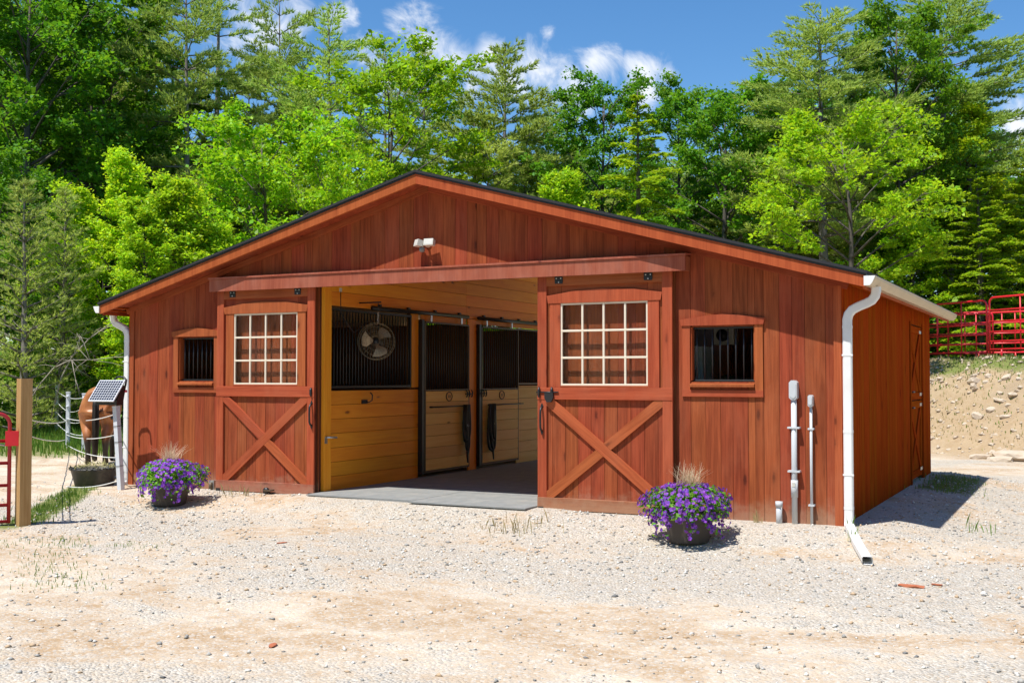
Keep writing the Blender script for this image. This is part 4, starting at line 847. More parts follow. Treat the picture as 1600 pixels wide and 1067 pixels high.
def plant_tree(kind, x, y, top, w, label, group=None, name=None):
    tm, cm, hh = PROTO[kind]; zg = h1(x, y) - .15; hgt = top - zg; s = hgt / hh; sw = w * (hgt / hh) ** .6
    nm = name or {'M': 'maple_tree', 'P': 'pine_tree', 'H': 'hemlock_tree', 'S': 'young_tree', 'Y': 'young_pine'}[kind[0]]
    t = thing(nm, label, 'tree', (x, y, zg), rtree.uniform(0, 6.28), group); t.scale = (sw, sw, s)
    link('trunk', tm, None, t); link('crown', cm, None, t); return t
rtree = random.Random(5)
TREES = [
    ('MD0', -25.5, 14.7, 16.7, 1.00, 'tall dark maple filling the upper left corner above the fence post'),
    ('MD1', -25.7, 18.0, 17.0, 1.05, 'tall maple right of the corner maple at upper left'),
    ('P5', -27.8, 22.5, 19.6, 0.90, 'tall pine between the left maples and the twin pines'),
    ('P4', -22.7, 19.5, 17.7, 0.80, 'tall pine with bare grey lower trunk, left of the twin pines above the saplings'),
    ('P5', -24.4, 23.1, 19.0, 0.95, 'tall open pine at upper left, right of the one with bare grey trunk'),
    ('P4', -21.4, 23.5, 17.4, 0.70, 'slim pine with bare trunk before the cloud left of the ridge'),
    ('P4', -18.4, 22.8, 15.9, 0.95, 'full pine standing left of the roof ridge'),
    ('P5', -22.1, 32.2, 17.9, 0.70, 'narrow pine top just left of the ridge against cloud'),
    ('P1', -19.3, 31.3, 16.8, 0.75, 'small open pine crown above the ridge peak'),
    ('M0', -13.8, 20.7, 12.7, 1.00, 'bright maple crown just left above the roof ridge'),
    ('P3', -13.2, 27.7, 15.2, 1.00, 'layered open pine standing alone against the clouds'),
    ('M1', -14.8, 14.5, 9.4, 0.95, 'bright yellow green maple above the left roof slope'),
    ('M2', -12.6, 14.6, 8.3, 0.70, 'small bright maple between the yellow maple and the ridge'),
    ('S0', -16.7, 10.2, 8.6, 1.00, 'bright feathery sapling, tallest at the left edge of the woods'),
    ('S1', -14.2, 10.4, 7.4, 1.10, 'bright young tree over the left roof edge'),
    ('S1', -19.2, 11.2, 7.7, 1.00, 'pale sapling behind the young pines at left'),
    ('S0', -14.3, 9.2, 6.8, 1.00, 'bright sapling between the tall sapling and the roof'),
    ('S1', -13.2, 10.9, 6.2, 1.00, 'low bright sapling against the left roof slope'),
    ('Y0', -16.4, 7.0, 6.7, 1.00, 'soft grey green young pine at the left edge'),
    ('Y0', -16.8, 8.5, 6.7, 0.90, 'soft young pine right of the one at the edge'),
    ('MD2', -18.9, 8.0, 7.8, 0.80, 'shaded maple cut by the left edge of the photo'),
    ('P1', -12.8, 25.7, 11.3, 1.00, 'feathery pine in front of the lone layered pine'),
    ('P3', -25.2, 26.1, 15.3, 0.70, 'open pine low before the cloud, right of the tall left pines'),
    ('P1', -21.2, 24.7, 14.8, 0.70, 'short slim pine left of the full pine'),
    ('H1', -20.2, 27.5, 14.4, 0.90, 'hemlock behind the bright maple crown left of the ridge'),
    ('H1', -12.8, 24.5, 11.4, 0.90, 'pale hemlock right of the ridge below the lone pine'),
    ('P1', -12.0, 27.2, 11.2, 0.80, 'short feathery pine right of the lone pine'),
    ('P3', -12.2, 30.5, 13.2, 0.80, 'thin pale pine between the lone pine and the dark maple'),
    ('MD1', -8.8, 27.7, 13.3, 0.85, 'dark maple crown left of the yellow hemlock'),
    ('H0', -5.1, 21.7, 11.1, 1.25, 'yellow green hemlock cone above the right roof slope'),
    ('MD2', -3.7, 26.9, 12.0, 0.95, 'dense dark maple right of the yellow hemlock'),
    ('MD0', -6.9, 31.0, 13.7, 0.75, 'dark maple top behind the yellow hemlock'),
    ('P2', -2.8, 30.8, 12.1, 0.90, 'grey green pine between the dark maple and the tall right pines'),
    ('P0', -0.1, 26.5, 14.5, 1.10, 'tall feathery pine at upper right, left of the round maple'),
    ('MD0', 2.1, 28.8, 15.0, 0.80, 'round dense maple crown at the top right among pines'),
    ('P2', 3.2, 32.7, 16.5, 1.15, 'tall pine with a long bough reaching toward the right edge'),
    ('P1', 0.0, 33.3, 13.6, 1.20, 'broad pine behind the bright right maple'),
    ('M0', 1.6, 20.7, 9.2, 0.95, 'bright maple above the right eave of the barn'),
    ('S0', 4.8, 30.2, 12.1, 1.30, 'tall light green birch near the right edge'),
    ('H1', 4.7, 27.9, 8.9, 1.25, 'drooping hemlock behind the red corral panels'),
    ('H0', 6.1, 29.7, 9.7, 1.20, 'hemlock cut by the right edge of the photo'),
    ('S1', 2.9, 28.1, 7.4, 1.10, 'young tree just behind the red corral panels'),
    ('H1', -0.1, 20.9, 6.7, 0.90, 'small hemlock peeping over the right roof slope'),
    ('S1', -7.5, 21.7, 9.1, 1.10, 'pale young tree over the roof right of the ridge'),
]
for k, x, y, top, w, lab in TREES: plant_tree(k, x, y, top, w, lab, 'trees at the front of the wood')
# the wood behind: rows of trees reaching back, kept below the skyline of the front trees
SKY = [(-400, -60), (0, -60), (200, 40), (260, 190), (470, 230), (540, 220), (600, 220), (700, 240), (830, 235), (950, 190), (1150, 200), (1240, 120), (1500, 110), (1590, 230), (1900, 120), (2300, 60)]
def skyline(u): return float(np.interp(u, [a for a, b in SKY], [b for a, b in SKY]))
for row, (d0, step) in enumerate(((50, 92), (60, 88), (72, 84))):
    u = -330 + 37 * row
    while u < 1950:
        d = d0 + rtree.uniform(-4, 4); P_ = CAM + FW * d + RT * (d * (u - 800) / 1762.3)
        top = min(CAM.z + (589.9 - skyline(u) - rtree.uniform(15, 90)) / 1762.3 * d, 21.0)
        kind = rtree.choice(('P0', 'P1', 'P2', 'MD0', 'MD1', 'MD2', 'H1', 'P1'))
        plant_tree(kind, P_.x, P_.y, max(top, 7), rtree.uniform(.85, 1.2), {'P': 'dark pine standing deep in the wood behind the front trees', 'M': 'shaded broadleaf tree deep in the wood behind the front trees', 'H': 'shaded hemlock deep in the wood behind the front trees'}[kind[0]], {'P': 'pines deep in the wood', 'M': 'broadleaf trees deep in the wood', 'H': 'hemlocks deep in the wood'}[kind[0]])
        u += step * rtree.uniform(.8, 1.2)
# slender bare stems in the shade at the left
for i, (u, d) in enumerate(((28, 34), (72, 36), (100, 33), (131, 35), (8, 37), (160, 36))):
    P_ = CAM + FW * d + RT * (d * (u - 800) / 1762.3); t = thing('bare_tree', ('slim bare grey stem in the shade behind the fence post', 'slim bare stem behind the leftmost white fence post', 'slim bare stem above the pale boulders', 'slim bare stem behind the horse', 'slim bare stem at the left edge', 'slim bare stem behind the barn gutter')[i], 'tree', (P_.x, P_.y, h1(P_.x, P_.y) - .1), group='bare stems in the shade')
    m = MB(); hh = rtree.uniform(4.5, 6.5); m.tube([(.1 * math.sin(k * 1.3 + i), .1 * math.sin(k + 2 * i), hh * k / 8) for k in range(9)], [.055 * (1 - .8 * k / 8) for k in range(9)], 7); m.build('trunk', BARK, t, True)
    for k in range(7):
        z = hh * (.15 + .1 * k); a = rtree.uniform(0, 6.28); L = rtree.uniform(.7, 1.6); MB().tube([(0, 0, z), (L * .5 * math.cos(a), L * .5 * math.sin(a), z + .15), (L * math.cos(a + .2), L * math.sin(a + .2), z + rtree.uniform(-.1, .5))], [.014, .009, .004], 5).build('dead_branch', BARK, t, True)
# undergrowth
def shrub_mesh(seed, n, size):
    rs = np.random.RandomState(seed); C = []
    for i in range(n):
        c = np.array([rs.normal() * .55, rs.normal() * .55, abs(rs.normal()) * .55 + .15]); g = rs.normal(size=(60, 3)) * np.array([.24, .24, .14]); C.append(c + g)
    C = np.concatenate(C); C[:, 2] = np.maximum(C[:, 2], .03); V, F = leaf_quads(C, size, .8, rs); m = MB()
    for i in range(6): a = i * 1.05; m.tube([(0, 0, -.1), (.3 * math.cos(a), .3 * math.sin(a), .5), (.6 * math.cos(a), .6 * math.sin(a), 1.0)], [.02, .012, .005], 5)
    return m.mesh('stem', BARK, True), fast_mesh('foliage', V, F, BUSHL)
SHR = [shrub_mesh(40 + i, 22, .075) for i in range(3)]
for i in range(46):
    left = i < 26; u = rtree.uniform(-40, 330) if left else rtree.uniform(1400, 1680); d = rtree.uniform(31, 40) if left else rtree.uniform(39, 45)
    P_ = CAM + FW * d + RT * (d * (u - 800) / 1762.3); s = rtree.uniform(.7, 1.7); tm, cm = SHR[i % 3]
    t = thing('shrub', 'leafy undergrowth shrub in the shade at the left wood edge' if left else 'leafy shrub in the shade behind the red corral panels', 'shrub', (P_.x, P_.y, h1(P_.x, P_.y)), rtree.uniform(0, 6), 'shrubs at the left wood edge' if left else 'shrubs behind the corral'); t.scale = (s, s, s * rtree.uniform(.7, 1.3)); link('stem', tm, None, t); link('foliage', cm, None, t)
# ------------------------------------------------------------------ planters
def planter(x, y, lab, seed):
    rs = np.random.RandomState(seed); r = random.Random(seed); zg = h1(x, y); t = thing('flower_planter', lab, 'planter', (x, y, zg - .01), rs.rand() * 6, 'purple flower planters before the barn')
    MB().lathe([(.0, .0), (.215, .0), (.22, .015), (.255, .20), (.275, .31), (.292, .315), (.297, .36), (.283, .365), (.265, .33), (.0, .315)], 28).build('pot', POT, t, True)
    MB().lathe([(.0, .322), (.26, .322), (.2, .35), (0, .36)], 18).build('soil', plain('potting_soil', (.035, .025, .018), .95) if 'potting_soil' not in bpy.data.materials else bpy.data.materials['potting_soil'], t)
    def shell(n, r0, r1):
        a = rs.rand(n) * 6.283; e = np.arcsin(np.clip(rs.rand(n) * 1.25 - .25, -.25, 1)); rr = (r0 + (r1 - r0) * rs.rand(n)); lump = 1 + .16 * np.sin(3 * a + seed) * np.cos(e) + .11 * np.sin(5 * a + 2 * seed + 4 * e) + .06 * np.sin(9 * a + 7 * e)
        x_ = rr * lump * np.cos(e) * np.cos(a); y_ = rr * lump * np.cos(e) * np.sin(a); z_ = .385 + rr * .56 * np.sin(e) - np.where(e < 0, .06 * rs.rand(n), 0); return np.stack([x_, y_, z_], 1)
    trail = []
    for k in range(24):
        a = rs.rand() * 6.283; L = rs.uniform(.10, .30); n = 16
        for i in range(n): w = i / n; trail.append([math.cos(a) * (.385 + .03 * w) + rs.normal() * .025, math.sin(a) * (.385 + .03 * w) + rs.normal() * .025, max(.03, .36 - L * w + rs.normal() * .012)])
    trail = np.array(trail)
    V, F = leaf_quads(np.concatenate([shell(3000, .26, .465), trail[::2] + rs.normal(size=trail[::2].shape) * .02]), .026, .3, rs, .6); o = link('foliage', fast_mesh('foliage', V, F, PLEAF), None, t); o['kind'] = 'stuff'
    FC = np.concatenate([shell(640, .42, .48), trail[1::2]]); N = len(FC); nrm = FC - np.array([0, 0, .28]); nrm /= np.linalg.norm(nrm, axis=1)[:, None]; nrm += rs.normal(size=(N, 3)) * .35; nrm[:, 2] += .2; nrm /= np.linalg.norm(nrm, axis=1)[:, None]
    u = np.cross(nrm, rs.normal(size=(N, 3))); u /= np.linalg.norm(u, axis=1)[:, None]; v = np.cross(nrm, u); VV = []; FF = []; s = .024 * (.75 + .5 * rs.rand(N))[:, None]
    for k in range(5):
        a = 2 * math.pi * k / 5; d = u * math.cos(a) + v * math.sin(a); p = u * -math.sin(a) + v * math.cos(a); VV.append(np.stack([FC, FC + d * s * .62 - p * s * .48 + nrm * s * .28, FC + d * s * 1.05 + nrm * s * .12, FC + d * s * .62 + p * s * .48 + nrm * s * .28], 1).reshape(-1, 3))
    VV = np.concatenate(VV); o = link('flowers', fast_mesh('flowers', VV, np.arange(len(VV)).reshape(-1, 4), PETAL), None, t); o['kind'] = 'stuff'
    m = MB()
    for k in range(170):
        a = rs.rand() * 6.283; L = rs.uniform(.22, .42); lean = rs.uniform(.05, .75); b = Vector((rs.normal() * .045, rs.normal() * .045, .52)); h = Vector((math.cos(a), math.sin(a), 0)); sd_ = Vector((-h.y, h.x, 0)) * .0048
        pr = []
        for i in range(5): w = i / 4; pr.append(b + h * L * lean * (w ** 1.6) + Vector((0, 0, L * (w - .45 * lean * w * w))))
        Vs = []
        for i, q in enumerate(pr): ww = 1 - i / 4 * .85; Vs += [q - sd_ * ww, q + sd_ * ww]
        m.add(Vs, [(2 * i, 2 * i + 1, 2 * i + 3, 2 * i + 2) for i in range(4)])
    o = m.build('spike_grass', SPIKE, t); o['kind'] = 'stuff'
planter(-3.50, -1.18, 'dark pot of trailing purple flowers left of the left sliding door', 3)
planter(4.05, -1.17, 'dark pot of trailing purple flowers before the right sliding door', 8)

# ------------------------------------------------------------------ solar energizer, fence, tub, horse
ep = thing('fence_post', 'leaning white vinyl fence post by the left downspout', 'post', (-5.03, -.60, h1(-5.03, -.6) - .06)); lean = Matrix.Rotation(math.radians(-5.5), 4, 'Y')
MB().prism([(-.038, -.038), (.038, -.038), (.038, .038), (-.038, .038)], 0, 1.30, 'z').build('post', VINYL, ep, M=lean); MB().prism([(-.043, -.043), (.043, -.043), (.043, .043), (-.043, .043)], 1.3005, 1.325, 'z').build('cap', VINYL, ep, M=lean)
for zz in (.25, .52, .86, 1.15): MB().lathe([(.018, 0), (.028, .01), (.018, .03), (.026, .045), (.01, .055)], 10).build('insulator', BLACK, ep, True, M=lean @ Matrix.Translation((-.04, -.02, zz)) @ Matrix.Rotation(-math.pi / 2, 4, 'Y'))
for zz in (.42, .78, 1.02): MB().tube([(.046 * c_, .046 * s_, zz) for c_, s_ in ((1, 1), (-1, 1), (-1, -1), (1, -1))], .004, 5, True).build('wire_tie', BLACK, ep, M=lean)
en = thing('solar_energizer', 'solar fence energizer with gridded panel on the white post', 'solar panel', (-5.30, -.62, 1.42), math.radians(4)); tl = Matrix.Rotation(math.radians(52), 4, 'X')
MB().box(-.245, .245, -.20, .20, .012, .03).build('panel_frame', VINYL, en, M=tl @ Matrix.Translation((0, 0, .02)))
MB().box(-.23, .23, -.185, .185, .0305, .034).build('solar_cells', SOLAR, en, M=tl @ Matrix.Translation((0, 0, .02)))
MB().prism([(-.10, -.17), (.03, -.17), (.10, .12), (.03, .13), (-.10, -.10)], -.20, .20, 'x').build('housing', BLACK, en, M=Matrix.Translation((0, .06, -.02)))
MB().tube([(-.13, .22, .10), (-.12, .25, .19), (-.06, .26, .235), (.06, .26, .235), (.12, .25, .19), (.13, .22, .10)], .016, 8).build('carry_handle', BLACK, en, True)
MB().lathe([(.02, 0), (.02, .02)], 10).build('switch', REDP, en, True, M=Matrix.Translation((.221, .12, .02)) @ Matrix.Rotation(math.pi / 2, 4, 'Y')); MB().tube([(.12, .05, -.18), (.14, .04, -.24)], .03, 8).build('mount', VINYL, en, True)
tub = thing('hay_tub', 'black rubber tub heaped with hay under a net beside the post', 'tub', (-5.90, -.32, h1(-5.9, -.3) - .02), .3)
MB().lathe([(.0, 0), (.27, 0), (.285, .02), (.35, .26), (.375, .27), (.37, .295), (.33, .29), (.26, .05), (0, .05)], 26).build('tub', TUB, tub, True)
m = MB(); rs = np.random.RandomState(4)
for k in range(420):
    a, q = rs.rand() * 6.28, rs.rand() ** .6 * .33; b = Vector((q * math.cos(a), q * math.sin(a), .27 + .07 * (1 - q / .33) + rs.rand() * .04)); d = Vector(rs.normal(size=3)); d.z = abs(d.z) * .25; d = d.normalized() * rs.uniform(.06, .16); w = Vector((-d.y, d.x, 0)).normalized() * .003
    m.add([b - w, b + w, b + d + w, b + d - w], [(0, 1, 2, 3)])
o = m.build('hay', HAY, tub); o['kind'] = 'stuff'
m = MB()
for k in range(26):
    a = 6.283 * k / 26; p = [(.36 * math.cos(a + w) + rs.normal() * .012, .36 * math.sin(a + w) + rs.normal() * .012, .29 + .03 * math.sin(3 * w * 8) + rs.normal() * .012) for w in (0, .12, .24, .36)]; m.tube(p, .008, 5)
o = m.build('hay_net', BLACK, tub, True); o['kind'] = 'stuff'
WP = [(-16.2, 7.9), (-12.9, 5.35), (-12.0, 5.0), (-24.0, 12.6)]
labs = ['far white fence post beyond the horse, left of three', 'white fence post in the middle of three', 'white fence post just left of the horse', 'white fence post outside at far left']
ROPES = []
for (x, y), lb in zip(WP[:3], labs):
    t = thing('fence_post', lb, 'post', (x, y, h1(x, y) - .1), .5, 'white posts of the paddock fence'); MB().prism([(-.038, -.038), (.038, -.038), (.038, .038), (-.038, .038)], 0, 1.36, 'z').build('post', VINYL, t); MB().prism([(-.044, -.044), (.044, -.044), (.044, .044), (-.044, .044)], 1.3605, 1.39, 'z').build('cap', VINYL, t)
    for zz in (.45, .75, 1.05, 1.28): MB().lathe([(.02, 0), (.03, .015), (.015, .045)], 8).build('insulator', VINYL, t, True, M=Matrix.Translation((0, -.037, zz)) @ Matrix.Rotation(math.pi / 2, 4, 'X'))
def rope(a, b, sag, lab, r=.008):
    a, b = Vector(a), Vector(b); pts = [a.lerp(b, i / 14) - Vector((0, 0, sag * 4 * (i / 14) * (1 - i / 14))) for i in range(15)]
    o = MB().tube(pts, r, 5).build('fence_rope', ROPE, None, True); tag(o, lab, 'rope', 'white electric fence ropes')
for i, zz in enumerate((.2, .48, .80)):
    a = (-5.05 - .096 * (zz + .05), -.62, zz); rope((a[0], a[1], (.44, .79, 1.10)[i]), (-12.9, 5.30, (.12, .34, .72)[i]), .08, ('lowest', 'middle', 'highest')[i] + ' white fence rope running from the leaning post past the horse')
rope((-5.06, -.62, .10), (-6.0, -.78, -.02), .05, 'short white rope trailing from the leaning post over the tub')
for i, zz in enumerate((.45, .75, 1.05, 1.28)):
    rope((-12.0, 4.93, h1(-12, 5) - .1 + zz), (-16.2, 7.83, h1(-16.2, 7.9) - .1 + zz), .10 + .05 * ((i * 7) % 3), ('lowest', 'second', 'third', 'top')[i] + ' sagging white rope between the left and right white posts')
rope((-12.9, 5.29, .65), (-3.78, -3.45, 1.16), .06, 'white rope from the middle white post to the timber gate post'); rope((-12.9, 5.29, .22), (-3.78, -3.45, .97), .06, 'lower white rope from the middle white post to the timber gate post')
# horse, standing with its hindquarters toward the yard
hs = thing('horse', 'bay horse with black legs and tail standing behind the barn corner', 'horse', (-9.25, 2.92, h1(-9.25, 2.9) - .005), math.radians(131)); hs.scale = (1.08, 1.08, 1.08)
t = NT('bay_coat'); tcn = t.n('ShaderNodeTexCoord'); sp = t.n('ShaderNodeSeparateXYZ'); t.put(sp.inputs[0], tcn.outputs['Object']); nz = t.noise(tcn.outputs['Object'], 5, 4)
c = t.mix(t.ramp(nz, .3, .7), (.33, .115, .036), (.46, .185, .065)); lg = t.ramp(t.math('ADD', sp.outputs[2], t.math('MULTIPLY', nz, .16)), .50, .74); c = t.mix(lg, (.022, .014, .010), c); COAT = t.end(t.bsdf(c, .42, .4))
HV = [(-.66, 0, 1.20), (-.42, 0, 1.19), (-.05, 0, 1.10), (.35, 0, 1.10), (.62, 0, 1.16), (.86, 0, 1.20), (1.08, 0, 1.12), (1.28, 0, .98), (1.40, 0, .80), (1.50, 0, .60)]
HR = [(.20, .20), (.31, .31), (.33, .32), (.31, .30), (.25, .29), (.17, .24), (.13, .19), (.12, .15), (.085, .11), (.06, .07)]; HE = [(i, i + 1) for i in range(9)]
def limb(root, pts, rad):
    prev = root
    for p, r in zip(pts, rad): HV.append(p); HR.append((r, r)); HE.append((prev, len(HV) - 1)); prev = len(HV) - 1
for s in (-1, 1):
    o_ = .10 * s
    limb(1, [(-.52 + o_, s * .17, .96), (-.44 + o_, s * .19, .78), (-.66 + o_, s * .16, .52), (-.62 + o_, s * .155, .30), (-.60 + o_, s * .155, .13), (-.54 + o_, s * .155, .035)], [.20, .14, .075, .047, .052, .062])
    limb(3, [(.46, s * .16, .90), (.44, s * .16, .70), (.47, s * .155, .44), (.46, s * .155, .25), (.47, s * .155, .12), (.52, s * .155, .035)], [.16, .10, .065, .045, .05, .06])
for s in (-1, 1): limb(6, [(1.08, s * .07, 1.29)], [.03])
hm = bpy.data.meshes.new('body'); hm.from_pydata(HV, HE, []); hm.update(); hb_ = link('body', hm, COAT, hs); sk = hb_.modifiers.new('skin', 'SKIN'); sk.use_smooth_shade = True
for i, r in enumerate(HR): hm.skin_vertices[0].data[i].radius = r; hm.skin_vertices[0].data[i].use_root = (i == 1)
sb = hb_.modifiers.new('sub', 'SUBSURF'); sb.levels = 2; sb.render_levels = 2
m = MB(); rs = np.random.RandomState(6); HAIR = plain('black_horse_hair', (.018, .012, .010), .5)
for k in range(34):
    o_ = rs.normal(size=3) * .017; L = rs.uniform(.75, 1.02); m.tube([(-.78 + o_[0], o_[1], 1.22 + o_[2]), (-.83 + o_[0] * 1.2, o_[1] * 1.4, 1.10), (-.82 + o_[0] * 1.6, o_[1] * 1.7, 1.22 - L * .5), (-.80 + o_[0] * 1.8, o_[1] * 1.5, 1.24 - L)], [.014, .016, .013, .003], 4)
o = m.build('tail', HAIR, hs, True); o['kind'] = 'stuff'
m = MB()
for k in range(40): w = k / 39; b = Vector((.62 + .48 * w, 0, 1.40 - .10 * w)); m.tube([b, b + Vector((0, .05, .02)), b + Vector((-.02, .10 + rs.normal() * .01, -.16 + rs.normal() * .03))], [.014, .012, .004], 4)
o = m.build('mane', HAIR, hs, True); o['kind'] = 'stuff'
# boulders by the paddock
def rock_mesh(seed, sub=2, squash=.7):
    import bmesh
    bm = bmesh.new(); bmesh.ops.create_icosphere(bm, subdivisions=sub, radius=1.0); rs = np.random.RandomState(seed); K = rs.normal(size=(6, 3)); ph = rs.rand(6) * 6
    for v in bm.verts:
        p = np.array(v.co); d = 1 + .16 * sum(math.sin(2.2 * float(K[i] @ p) + ph[i]) for i in range(6)) / 2.0; cut = np.clip(p * d, -.82, .82); v.co = Vector((cut[0] * 1.15, cut[1] * .95, cut[2] * squash))
    me = bpy.data.meshes.new('rock'); bm.to_mesh(me); bm.free(); return me
def at_bearing(u, d, z=None):
    P_ = CAM + FW * d + RT * (d * (u - 800) / 1762.3); return P_.x, P_.y
for i, (u, d, s) in enumerate(((72, 35, .75), (92, 34, .85), (112, 34.5, .6), (40, 35, .6), (15, 36, .7), (128, 33, .35), (60, 33, .3))):
    x, y = at_bearing(u, d); me = rock_mesh(60 + i, 3); me.materials.append(BOULD); me.polygons.foreach_set('use_smooth', [True] * len(me.polygons)); o = link('boulder', me, None, None, (x, y, h1(x, y) + s * .2)); o.scale = (s, s, s); o.rotation_euler = (0, 0, i * 1.3)
    tag(o, ('pale boulder behind the left white fence post', 'largest pale boulder between the white fence posts', 'pale boulder right of the largest boulder', 'grey boulder behind the timber post', 'pale boulder at the left edge of the wood', 'small stone in the grass near the horse', 'small stone before the largest boulder')[i], 'boulder', 'boulders along the paddock edge')
# fallen branches
def branch(pts, r, lab, tw):
    t = thing('fallen_branch', lab, 'branch', pts[0]); P0 = Vector(pts[0]); Q = [Vector(p) - P0 for p in pts]; n = len(Q); MB().tube(Q, [r * (1 - .75 * i / (n - 1)) for i in range(n)], 6).build('limb', DEAD, t, True); rr = random.Random(len(lab))
    for k in range(tw):
        i = rr.randint(1, n - 2); a = Q[i].lerp(Q[i + 1], rr.random()); L = rr.uniform(.35, 1.1); d = Vector((rr.uniform(-1, 1), rr.uniform(-.6, .6), rr.uniform(-1, .7))).normalized(); b = a + d * L * .5 + Vector((0, 0, .05)); e = a + d * L + Vector((rr.uniform(-.15, .15), 0, rr.uniform(-.1, .1)))
        tg = MB().tube([a, b, e], [.010, .007, .003], 5).build('twig', DEAD, t, True)
        if L > .6:
            for q in range(2): d2 = (d + Vector((rr.uniform(-.8, .8), rr.uniform(-.5, .5), rr.uniform(-.8, .8)))).normalized(); MB().tube([b, b + d2 * L * .4], [.005, .003], 4).build('twig', DEAD, t, True)
def bp(u, v, d): x, y = at_bearing(u, d); return (x, y, CAM.z + (589.9 - v) / 1762.3 * d)
branch([bp(30, 668, 28), bp(45, 630, 28), bp(62, 601, 28), bp(84, 575, 28), bp(108, 563, 28), bp(140, 562, 28.3), bp(175, 567, 28.6), bp(215, 578, 29)], .020, 'arched bleached fallen branch behind the horse and fence', 16)
branch([bp(78, 665, 29), bp(96, 590, 29), bp(112, 558, 29), bp(138, 530, 29), bp(165, 510, 29.3), bp(205, 486, 29.6)], .026, 'straight leaning dead branch beside the gutter downspout', 14)
branch([bp(-20, 590, 31), bp(20, 560, 31), bp(60, 520, 31), bp(95, 500, 31.2)], .016, 'thin dead branch slanting above the timber post', 9)

# ------------------------------------------------------------------ timber post and red gate
gx_, gy_ = -3.69, -3.47; zg = h1(gx_, gy_)
tp = MB().prism([(-.07, -.07), (.07, -.07), (.07, .07), (-.07, .07)], 0, 2.0, 'z').build('gate_post', POST, None, loc=(gx_, gy_, zg - .2)); tp.rotation_euler = (0, 0, math.radians(-18)); tag(tp, 'square pale timber post standing at the end of the red gate', 'post')
dg = Vector((-.62, -.785, 0)).normalized(); gt = thing('red_gate', 'dark red tubular farm gate cut by the left edge of the photo', 'gate', (gx_ + dg.x * .16, gy_ + dg.y * .16, zg - .0), math.atan2(dg.y, dg.x))
L = 2.9; top = 1.37
def arc(cx, cz, r, a0, a1, n=6): return [(cx + r * math.cos(a0 + (a1 - a0) * i / n), 0, cz + r * math.sin(a0 + (a1 - a0) * i / n)) for i in range(n + 1)]
MB().tube([(0, 0, .04)] + arc(.13, top - .13, .13, math.pi, math.pi / 2) + arc(L - .13, top - .13, .13, math.pi / 2, 0) + [(L, 0, .04)], .024, 10).build('gate_frame', REDP2, gt, True)
for zz in (1.04, .77, .50, .26, .06): MB().tube([(.0, 0, zz), (L, 0, zz)], .021, 10).build('rail', REDP2, gt, True)
for xx in (1.0, 2.0): MB().tube([(xx, 0, .06), (xx, 0, top)], .018, 8).build('stay', REDP2, gt, True)
MB().box(-.10, .05, -.045, .045, .98, 1.16).build('latch', REDP, gt); MB().tube([(-.09, -.05, 1.08), (-.04, -.06, 1.02), (.05, -.06, .98), (.14, -.04, 1.0), (.18, .0, 1.06)], .010, 6).build('chain', STEEL, gt, True)
MB().tube([(.16, -.03, 1.0), (.17, -.03, .86), (.16, -.03, .72)], .008, 6).build('chain_tail', STEEL, gt, True); MB().box(.13, .19, -.05, -.015, .62, .72).build('tag', REDP, gt)
ins = thing('insulator', 'yellow fence insulator behind the timber post', 'insulator', (gx_ - .12, gy_ + .10, zg + 1.18)); MB().lathe([(.02, 0), (.04, .02), (.03, .05), (.045, .08), (.02, .10)], 10).build('cap', YELL, ins, True, M=Matrix.Rotation(math.pi / 2, 4, 'X')); MB().box(-.02, .12, -.02, .02, -.02, .02).build('arm', YELL, ins)
# ------------------------------------------------------------------ red corral panels on the bank top
def panel(x, y, ang, L, Hp, rails, lab, group, mat=REDP, tilt=0):
    t = thing('corral_panel', lab, 'fence panel', (x, y, h1(x, y) - .03), ang, group)
    MB().tube([(0, 0, 0)] + arc(.16, Hp - .16, .16, math.pi, math.pi / 2) + arc(L - .16, Hp - .16, .16, math.pi / 2, 0) + [(L, 0, 0)], .028, 8).build('panel_frame', mat, t, True)
    for zz in rails: MB().tube([(0, 0, zz), (L, 0, zz)], .024, 8).build('rail', mat, t, True)
    for xx in (L * .36, L * .68): MB().tube([(xx, 0, rails[-1]), (xx, 0, Hp)], .020, 8).build('stay', mat, t, True)
    for xx in (.42, L - .42): MB().tube([(xx, 0, 0), (xx, 0, rails[-1])], .026, 8).build('leg', mat, t, True)
RL = (1.33, 1.02, .74, .48, .26); pa = math.atan2(-.665, .747); px_, py_ = 5.55, 20.45
panel(px_ - 3.05 * .747, py_ + 3.05 * .665, pa, 3.0, 1.68, RL, 'bright red corral panel behind the right eave, left of the joint', 'near corral panels')
panel(px_ + .05 * .747, py_ - .05 * .665, pa, 3.0, 1.68, RL, 'bright red corral panel at the right edge of the photo', 'near corral panels')
panel(px_ - 6.1 * .747, py_ + 6.1 * .665, pa, 3.0, 1.68, RL, 'red corral panel mostly hidden by the barn roof', 'near corral panels')
for k in range(4):
    u = 1420 + 62 * k; x, y = at_bearing(u, 35.5 + 0.6 * (k % 2)); panel(x, y, pa + .45 - .12 * k, 2.6, 1.5, (1.18, .86, .55, .26), ('far red panel low behind the roof eave', 'far red panel second from the roof eave', 'far red panel behind the panel joint', 'far red panel near the right edge')[k], 'far corral panels', REDP)
